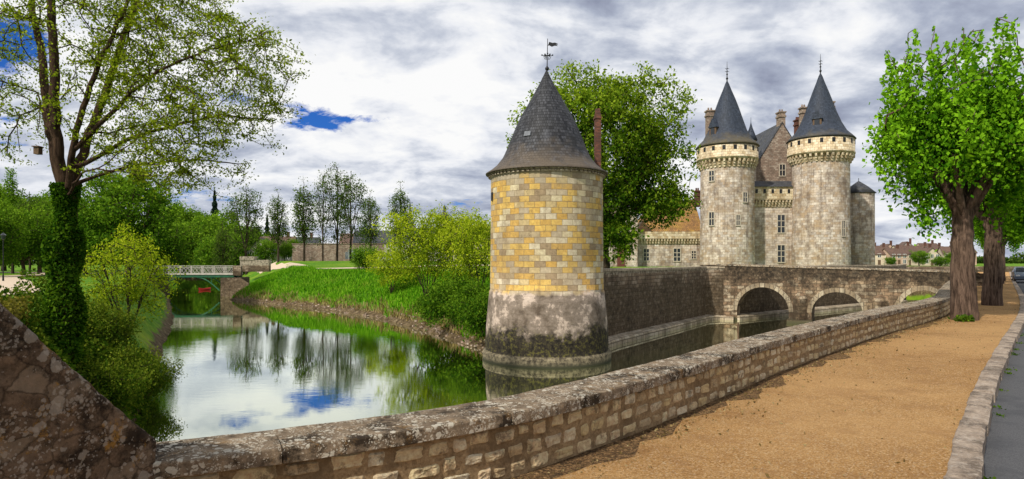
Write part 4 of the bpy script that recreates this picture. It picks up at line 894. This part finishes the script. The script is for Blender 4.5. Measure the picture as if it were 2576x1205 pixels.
def poplar():
    c=(0,0,8.5); return tree_mesh('pop',[([(0,0,-.2),(0,0,8),(0,0,15.5)],.25,.04)],crown_pts(200,c,(1.2,1.2,7.6),9,.15,.2),36,.3,.28,c,(1.2,1.2,7.6),M_barkd,L_mid,.8,.08,.02)
PO=poplar()
def putT(T,u,d,vtop,hh,label,name='tree',group=None,wf=1.):
    x_=X(u,d); gz_=H1(x_,d); s_=(Z(vtop,d)-gz_)/hh; return place(*T,(x_,d,gz_),label,'tree',name,group,u*.37,(s_*wf,s_*wf,s_))
putT(T1,322,78,412,13.2,'big leafy green tree on the park bank')
putT(T2,215,92,500,10.5,'rounded green park tree')
gw='park trees with fresh green crowns'
for u_,d_,v_,T_ in((100,98,500,T2),(60,82,520,T2),(140,112,480,T1),(-20,75,500,T1),(10,120,475,T1),(175,125,515,T2),(260,118,520,T1),(400,130,540,T2),(-90,100,430,T1)):
    putT(T_,u_,d_,v_,13.2 if T_ is T1 else 10.5,'leafy green park tree behind the lawn','tree',gw)
putT(PO,32,96,432,16,'narrow columnar poplar among park trees','poplar_tree')
putT(A1,75,90,470,20,'slender airy tree with light foliage in park','tree')
for u_,d_,v_,T_,h_ in((445,205,540,T3,12),(470,212,520,T3,12),(505,200,548,T3,12),(545,215,530,T3,12),(585,190,555,T3,12),(420,190,560,T3,12),(560,175,585,T3,12),(625,200,570,T3,12),(380,180,560,T3,12),(430,215,505,T1,13.2),(490,225,590,T3,12),(520,228,590,T3,12),(460,226,590,T3,12),(650,215,580,T3,12),(668,168,600,T2,10.5),(716,160,612,T2,10.5),(742,172,600,T2,10.5)):
    putT(T_,u_,d_,v_,h_,'dense green tree in the park wood','tree','dense park trees beyond the footbridge')
ga='tall airy trees along the lawn'
for u_,d_,v_,T_,h_,wf in((620,150,452,A1,20,1.),(700,142,483,A2,17,1.),(764,136,455,A2,17,1.1),(812,146,430,A3,22,.9),(848,150,412,A3,22,1.),(882,146,418,A1,20,.95),(931,132,485,A2,17,1.),(1008,155,464,A2,17,1.05),(560,160,560,A2,17,1.)):
    putT(T_,u_,d_,v_,h_,'tall slender tree with airy dark foliage','tree',ga,wf)
for u_,d_,v_ in((540,238,480),(672,230,540),(700,250,560)): putT(CO,u_,d_,v_,14,'dark pointed conifer above the park trees','conifer_tree','dark conifers')
for u_,d_,v_,wf in((2312,215,630,1.3),(2365,180,645,1.6),(2240,235,646,1.2),(2395,230,632,1.)): putT(T2,u_,d_,v_,10.5,'small green tree among village houses','tree','small trees among village houses',wf)
def woodline(name,x0,x1,y0,y1,h,n,label):
    x=rng.uniform(x0,x1,n);y=rng.uniform(y0,y1,n); hh=h*(.55+.25*np.sin(x*.09)+.2*np.sin(x*.23+1)); z=rng.random(n)**.6*hh
    me=leafmesh(name,np.stack([x,y,z],-1),1.5,L_far,np.clip(z/h,0,1),0,.8); o=bpy.data.objects.new(name,me); link(o); o['kind']='stuff'; top(o,label,'wood')
woodline('distant_wood',-420,-60,262,285,13,30000,'distant dark green wood behind the park')
woodline('distant_treeline',-60,420,420,450,8,26000,'low distant line of trees on the horizon')

# ------------------------------------------------------------ houses
def house(loc,w,dp,h,rh,wall,roof,rot=0.,label='',group=None,wins=3,storeys=2,chim=True,ridge='x',name='house'):
    e=empty(name,loc,label,'house',group); e.rotation_euler=(0,0,rot)
    mb=MB()
    if ridge=='x': mb.add([(-w/2,0,0),(w/2,0,0),(w/2,dp,0),(-w/2,dp,0),(-w/2,0,h),(w/2,0,h),(w/2,dp,h),(-w/2,dp,h),(-w/2,dp/2,h+rh),(w/2,dp/2,h+rh)],[(0,1,5,4),(1,2,6,9,5),(2,3,7,6),(3,0,4,8,7)])
    else: mb.add([(-w/2,0,0),(w/2,0,0),(w/2,dp,0),(-w/2,dp,0),(-w/2,0,h),(w/2,0,h),(w/2,dp,h),(-w/2,dp,h),(0,0,h+rh),(0,dp,h+rh)],[(0,1,5,8,4),(1,2,6,5),(2,3,7,9,6),(3,0,4,7)])
    mb.done('wall',wall,(0,0,0),e)
    mb=MB(); o_=.3
    if ridge=='x':
        for a,b in((-o_,dp/2),(dp+o_,dp/2)):
            zl=h-rh*o_/(dp/2)+.05; mb.add([(-w/2-o_,a,zl),(w/2+o_,a,zl),(w/2+o_,b,h+rh+.05),(-w/2-o_,b,h+rh+.05),(-w/2-o_,a,zl-.15),(w/2+o_,a,zl-.15),(w/2+o_,b,h+rh-.1),(-w/2-o_,b,h+rh-.1)],[(0,1,2,3),(4,7,6,5),(0,4,5,1),(1,5,6,2),(3,2,6,7),(0,3,7,4)])
    else:
        for a in(-w/2-o_,w/2+o_):
            zl=h-rh*o_/(w/2)+.05; mb.add([(a,-o_,zl),(0,-o_,h+rh+.05),(0,dp+o_,h+rh+.05),(a,dp+o_,zl),(a,-o_,zl-.15),(0,-o_,h+rh-.1),(0,dp+o_,h+rh-.1),(a,dp+o_,zl-.15)],[(0,1,2,3),(4,7,6,5),(0,4,5,1),(3,2,6,7),(0,3,7,4)])
    rf=mb.done('roof',roof,(0,0,0),e)
    if chim: mb=MB(); cx_=w*.3; mb.box(cx_-.4,cx_+.4,dp/2-.3,dp/2+.3,h+rh*.5,h+rh+1.3); mb.box(cx_-.48,cx_+.48,dp/2-.38,dp/2+.38,h+rh+1.302,h+rh+1.45); mb.done('chimney',M_brick,(0,0,0),rf)
    for st in range(storeys):
        for i in range(wins):
            x_=-w/2+w*(i+.5)/wins; z_=1.6+st*(h/storeys)
            if st==0 and i==wins//2:
                mb=MB(); mb.box(x_-.5,x_+.5,-.04,.05,0.02,2.2); mb.done('door',M_wood,(0,0,0),e); continue
            mb=MB(); mb.box(x_-.5,x_+.5,-.03,.04,z_-.7,z_+.7,1)
            for q in(-.55,.0,.55): mb.box(x_+q-.06,x_+q+.06,-.06,.0,z_-.75,z_+.75,0)
            for q in(-.72,.72): mb.box(x_-.5+.011,x_+.5-.011,-.055,.0,z_+q-.04,z_+q+.04,0)
            mb.done('window',[M_white,M_glass],(0,0,0),e)
    return e
W_cream=plain('cream_render',(.55,.46,.35),.9,.12,.6); W_pink=plain('pinkish_render',(.48,.33,.25),.9,.15,.6); W_grey=plain('grey_render',(.36,.32,.28),.9,.15,.6)
vg='village houses with brown tiled roofs'
hs=[(2212,240,8,4.4,2.8,W_cream,'x'),(2238,262,7,5.6,3.2,W_pink,'y'),(2262,236,6,4.0,2.6,W_pink,'x'),(2290,250,8,4.8,3.2,W_cream,'x'),(2283,275,7,7.,3.2,W_grey,'y'),(2325,262,7,5.2,3.,W_pink,'x'),(2345,240,6,4.,2.8,W_cream,'y'),(2370,258,8,4.8,3.,W_grey,'x'),(2400,245,7,4.6,2.8,W_cream,'x'),(2430,262,8,5.2,3.,W_pink,'x'),(2200,275,8,5.4,3.,W_grey,'x'),(2350,285,9,6.6,3.2,W_cream,'x')]
for i,(u_,d_,w_,h_,rh_,wm,rg) in enumerate(hs):
    house((X(u_,d_),d_,0),w_,8,h_,rh_,wm,M_tile_br,(-.3+.15*(i%4)),('cream','pink','grey')[[W_cream,W_pink,W_grey].index(wm)]+' rendered village house with brown tiled roof and chimney',vg,3,2,True,rg)
pg='old houses behind the park trees'
for u_,d_,w_,h_,rh_,wm,rm,rg in((655,178,8,4.2,4.,W_grey,M_slated,'y'),(690,186,10,4.,3.6,W_grey,M_tile_br,'x'),(745,190,12,3.6,3.6,W_grey,M_slated,'x'),(960,185,16,5.5,3.5,W_grey,M_slated,'x'),(905,190,12,4.5,3.8,W_cream,M_tile_br,'x'),(1120,190,18,6,4,W_grey,M_slated,'x'),(1190,175,12,6,4,W_cream,M_tile_br,'x')):
    x_=X(u_,d_); house((x_,d_,H1(x_,d_)),w_,8,h_,rh_,wm,rm,.1,'old stone house with steep roof beyond the trees',pg,4,2,True,rg)
mb=MB(); mb.box(X(735,165),X(965,165),165,165.6,1.2,6.2); mb.box(X(735,165)-.1,X(965,165)+.1,164.9,165.7,6.203,6.4); o=mb.done('park_wall',M_gable,(-45,165,1)); top(o,'long tall brown stone wall edging the park','stone wall')
mb=MB(); d=112.; mb.box(X(604,d),X(676,d),d,d+1,0,Z(654,d)); mb.box(X(604,d)-.05,X(640,d),d-.1,d+1.1,Z(654,d)+.003,Z(645,d)); o=mb.done('terrace_wall',M_moat,(X(640,d),d,.4)); top(o,'low brown stone retaining wall beside the footbridge','stone wall')
def church(u,d,vt,kind):
    x_=X(u,d); e=empty('church',(x_,d,1.8),'church with slate spire rising above the trees' if kind else 'church tower with small dark cupola','church'); b=(x_,d,1.8); zt=Z(vt,d)
    mb=MB(); 
    if kind:
        mb.box(x_-1.6,x_+1.6,d,d+3.2,1.8,zt-9); mb.done('wall',M_gable,b,e); mb=MB(); mb.box(x_+1.61,x_+16,d+.2,d+9,1.8,8); mb.done('nave',M_gable,b,e)
        mb=MB(); mb.add([(x_+1.3,d-.2,7.9),(x_+16.3,d-.2,7.9),(x_+16.3,d+9.3,7.9),(x_+1.3,d+9.3,7.9),(x_+1.3,d+4.5,12),(x_+16.3,d+4.5,12)],[(0,1,5,4),(2,3,4,5),(0,4,3),(1,2,5)]); mb.done('roof',M_slated,b,e)
    else: mb.lathe(x_,d+1.5,[(1.6,1.8),(1.6,zt-5.5),(1.9,zt-5.4),(1.9,zt-5.1),(1.2,zt-5)],8,smooth=False); mb.done('wall',M_gable,b,e)
    mb=MB()
    if kind: mb.lathe(x_,d+1.6,[(1.75,zt-9),(1.0,zt-7),(.5,zt-3.5),(.001,zt)],8,smooth=False)
    else: mb.lathe(x_,d+1.5,[(1.25,zt-5),(1.3,zt-4.4),(.9,zt-3.4),(.4,zt-3),(.4,zt-2),(.55,zt-1.9),(.3,zt-1.2),(.03,zt-.9),(.001,zt)],12)
    mb.done('spire',M_slated,b,e)
church(1030,215,503,True); church(1117,200,508,False)

# ------------------------------------------------------------ paths in the park
def drape(name,pts,w,mat):
    P_=crom([Vector(p) for p in pts],.7); L_=offs(P_,w/2);R_=offs(P_,-w/2); n_=len(P_); k_=5
    A_=np.array([[ (L_[i].lerp(R_[i],j/(k_-1))) for j in range(k_)] for i in range(n_)]).reshape(-1,2); z=H(A_[:,0],A_[:,1])+.06
    mb=MB(); mb.add([(a,b,c) for (a,b),c in zip(A_,z)],[(i*k_+j,i*k_+j+1,(i+1)*k_+j+1,(i+1)*k_+j) for i in range(n_-1) for j in range(k_-1)]); o=mb.done(name,mat); o['kind']='structure'
drape('park_path',[(-38.,98.5),(-33,101),(-25,106),(-14,112),(0,118)],3.6,M_path)
drape('lawn_path',[(-33,101),(-40,116),(-52,135),(-60,160)],3.8,M_path)
drape('bank_path',[(-59,98.5),(-64,90),(-60,75),(-48,60),(-37,46),(-31,38),(-30,30)],4.0,M_path)
drape('garden_path',[(-64,90),(-75,100),(-95,110)],3.,M_path)

# ------------------------------------------------------------ cars, cabin, lamp
def car(loc,rot,paint,label,group=None):
    e=empty('parked_car',loc,label,'car',group); e.rotation_euler=(0,0,rot)
    prof=[(-2.15,.35),(-2.2,.62),(-2.05,.85),(-1.15,.98),(-.45,1.42),(.6,1.47),(1.35,1.4),(1.95,1.0),(2.12,.9),(2.15,.4),(1.8,.26),(-1.8,.26)]
    mb=MB(); rows=[(-.86,.0),(-.8,.06),(0,.08),(.8,.06),(.86,0)]; vs=[];m_=len(prof)
    for y_,rz in rows:
        for x_,z_ in prof:
            ins=max(0,(z_-.95))*.42; yy=y_*(1-ins*.9); vs.append((x_*(.985 if abs(y_)>.82 else 1),yy,z_+(rz if z_>.9 else 0)*.3))
    fs=[]
    for r in range(4):
        for k in range(m_): k2=(k+1)%m_; fs.append((r*m_+k,r*m_+k2,(r+1)*m_+k2,(r+1)*m_+k))
    fs+= [tuple(range(m_))[::-1],tuple(4*m_+k for k in range(m_))]; mb.add(vs,fs); mb.done('body',paint,(0,0,0),e)
    for sg in(-1,1):
        y1,y2=sg*.875,sg*.735
        for pts in ([(-1.0,y1,.99),(.15,y1,.99),(.15,y2,1.38),(-.42,y2,1.36)],[(.22,y1,.99),(1.55,y1,.99),(1.2,y2,1.36),(.22,y2,1.38)]):
            mb=MB(); mb.add(pts,[(0,1,2,3)]); mb.done('window',M_glass,(0,0,0),e)
    for pts in([(-1.13,-.72,1.03),(-1.13,.72,1.03),(-.5,.62,1.425),(-.5,-.62,1.425)],[(1.93,-.7,1.05),(1.93,.7,1.05),(1.42,.6,1.4),(1.42,-.6,1.4)]):
        mb=MB(); mb.add([(a+(.03 if a>0 else -.03),b,c+.02) for a,b,c in pts],[(0,1,2,3)]); mb.done('windscreen',M_glass,(0,0,0),e)
    for x_ in(-1.35,1.3):
        for y_ in(-.8,.8):
            mb=MB(); mb.tube((x_,y_-.1,.31),(x_,y_+.1,.31),.31,seg=20); wh=mb.done('wheel',M_rub,(0,0,0),e)
            mb=MB(); mb.tube((x_,y_-.11,.31),(x_,y_+.11,.31),.18,seg=14); mb.done('rim',M_chrome,(0,0,0),wh)
    for y_ in(-.6,.6):
        mb=MB(); mb.box(-2.22,-2.1,y_-.16,y_+.16,.62,.76); mb.done('headlight',M_lampglass,(0,0,0),e)
        mb=MB(); mb.box(2.08,2.17,y_-.14,y_+.14,.72,.86); mb.done('tail_light',M_red,(0,0,0),e)
car((49.6,61.6,-.12),math.atan2(.8,.62)+.05,M_carpaint,'dark silver-blue car parked along the kerb')
x_=X(975,142); car((x_,142,H1(x_,142)),.1,M_white,'white car parked on the lawn edge'); x_=X(1003,144); car((x_,144,H1(x_,144)),.1,M_white,'white hatchback parked beside the bushes')
x_=X(893,146); z_=H1(x_,146); e=empty('site_cabin',(x_,146,z_),'white box trailer with grey end parked on the lawn','trailer')
mb=MB(); mb.box(-1.6,2.6,0,2.2,.45,2.5); 
for i in range(14): mb.box(-1.55+i*.3,-1.45+i*.3,-.03,.0,.5,2.45)
mb.box(-1.65,2.65,-.05,2.25,2.503,2.6); mb.done('body',M_white,(0,0,0),e)
mb=MB(); mb.box(-2.3,-1.61,.2,2.0,.45,2.1); mb.done('end_panel',plain('grey_panel',(.3,.32,.34)),(0,0,0),e)
for q in(-.4,.4):
    mb=MB(); mb.tube((.6+q,-.02,.3),(.6+q,.2,.3),.3,seg=16); mb.done('wheel',M_rub,(0,0,0),e)
d=60.; lx=X(8,d); e=empty('street_lamp',(lx,d,0),'slim dark street lamp on the park lawn','street lamp')
mb=MB(); mb.tube((0,0,-.2),(0,0,.6),.09,.07); mb.tube((0,0,.6),(0,0,3.9),.05,.035); mb.done('post',M_dark,(0,0,0),e)
mb=MB(); mb.lathe(0,0,[(.05,3.9),(.16,4.),(.2,4.35),(.24,4.38),(.1,4.52),(.02,4.6),(.001,4.62)],8,smooth=False); mb.done('lantern',M_glass,(0,0,0),e)

# ------------------------------------------------------------ light, sky, camera
az=math.radians(222)
el=math.radians(42)
sd_=Vector((math.sin(az)*math.cos(el),math.cos(az)*math.cos(el),math.sin(el)))
L=bpy.data.lights.new('sun','SUN'); L.energy=4.6; L.angle=math.radians(2); L.color=(1,.93,.81); lo=bpy.data.objects.new('sun',L); link(lo); lo.rotation_euler=sd_.to_track_quat('Z','Y').to_euler()
wd=bpy.data.worlds.new('World'); sc.world=wd; wd.use_nodes=True; n=NT(wd.node_tree)
sky=n.n('ShaderNodeTexSky',sky_type='NISHITA'); sky.sun_disc=False; sky.sun_elevation=el; sky.sun_rotation=az; sky.altitude=100; sky.air_density=1.; sky.dust_density=.6
dv=n.n('ShaderNodeVectorMath',operation='NORMALIZE'); n.put(dv,0,n.co('Generated')); dv=dv.outputs[0]; x_,y_,z_=n.sep(dv)
den=n.math('ADD',n.math('MAXIMUM',z_,0.),.3)
cb=n.n('ShaderNodeCombineXYZ'); n.put(cb,0,n.math('DIVIDE',x_,den)); n.put(cb,1,n.math('DIVIDE',y_,den)); n.put(cb,2,0.); pv=cb.outputs[0]
def blob(u,v,rad_u,rad_v):
    dx=Vector(((u-CX),F,(VH-v))).normalized()
    a0=math.atan2(dx.x,dx.y); e0=math.asin(dx.z)
    a=n.math('SUBTRACT',n.math('ARCTAN2',x_,y_),a0); e_=n.math('SUBTRACT',n.math('ARCSINE',z_),e0)
    q=n.math('ADD',n.math('POWER',n.math('MULTIPLY',a,F/rad_u),2),n.math('POWER',n.math('MULTIPLY',e_,F/rad_v),2))
    return n.math('EXPONENT',n.math('MULTIPLY',q,-1.))
c1=n.noise(n.mapping(pv,(1,1.3,1),(5.1,2.2,0)),7.,11,.66,.3); c2=n.noise(n.mapping(pv,(1,1,1),(7.3,2.1,0)),1.5,6,.55,.3); c3=n.noise(n.mapping(pv,(1,1.25,1),(3.3,9.1,0)),3.6,11,.56,.3); c4=n.noise(n.mapping(pv,(1,1,1),(1.3,4.1,0)),10,8,.65,.2)
cov=n.math('ADD',n.math('MULTIPLY',n.math('SUBTRACT',c1,.5),1.7),.95)
for (u,v,a,b,s_) in((790,300,120,36,.6),(0,110,95,75,.8),(600,245,60,28,.5),(470,490,200,28,.42),(10,330,60,90,.42),(1190,508,140,20,.48),(940,303,80,18,.42),(500,390,60,20,.42)):
    k_=n.math('MULTIPLY',blob(u,v,a,b),s_); cov=n.math('SUBTRACT',cov,k_)
cov=n.mr(cov,.36,.58)
bright=n.math('ADD',n.math('ADD',n.math('MULTIPLY',c3,.6),n.math('MULTIPLY',c2,.36)),n.math('MULTIPLY',c4,.14))
bright=n.math('ADD',bright,n.math('MULTIPLY',blob(950,190,560,280),.09)); bright=n.math('SUBTRACT',bright,n.math('MULTIPLY',blob(2150,160,560,200),.02)); bright=n.math('SUBTRACT',bright,n.math('MULTIPLY',blob(1250,480,500,60),.05)); bright=n.math('SUBTRACT',bright,n.math('MULTIPLY',blob(1550,60,350,80),.05))
ccol=n.ramp(bright,[(.40,(.27,.3,.41)),(.475,(.43,.475,.59)),(.53,(.62,.66,.75)),(.585,(.86,.88,.93)),(.645,(1.,1.,1.))])
blue=n.mix(1.,sky.outputs[0],(.2,.6,1.5),'MULTIPLY')
bg1=n.n('ShaderNodeBackground'); n.put(bg1,0,blue); n.put(bg1,1,.07)
bg2=n.n('ShaderNodeBackground'); n.put(bg2,0,ccol); n.put(bg2,1,.97)
mx=n.n('ShaderNodeMixShader'); n.put(mx,0,cov); n.t.links.new(bg1.outputs[0],mx.inputs[1]); n.t.links.new(bg2.outputs[0],mx.inputs[2])
o=n.n('ShaderNodeOutputWorld'); n.t.links.new(mx.outputs[0],o.inputs[0])
cam=bpy.data.cameras.new('camera'); cam.sensor_width=36; cam.lens=36*F/2576; cam.shift_y=52.5/2576; cam.clip_start=.1; cam.clip_end=6000
co=bpy.data.objects.new('camera',cam); link(co); co.location=(0,0,ZC); co.rotation_euler=(math.pi/2,0,0); sc.camera=co
sc.view_settings.view_transform='Standard'; sc.view_settings.look='None'; sc.view_settings.exposure=0
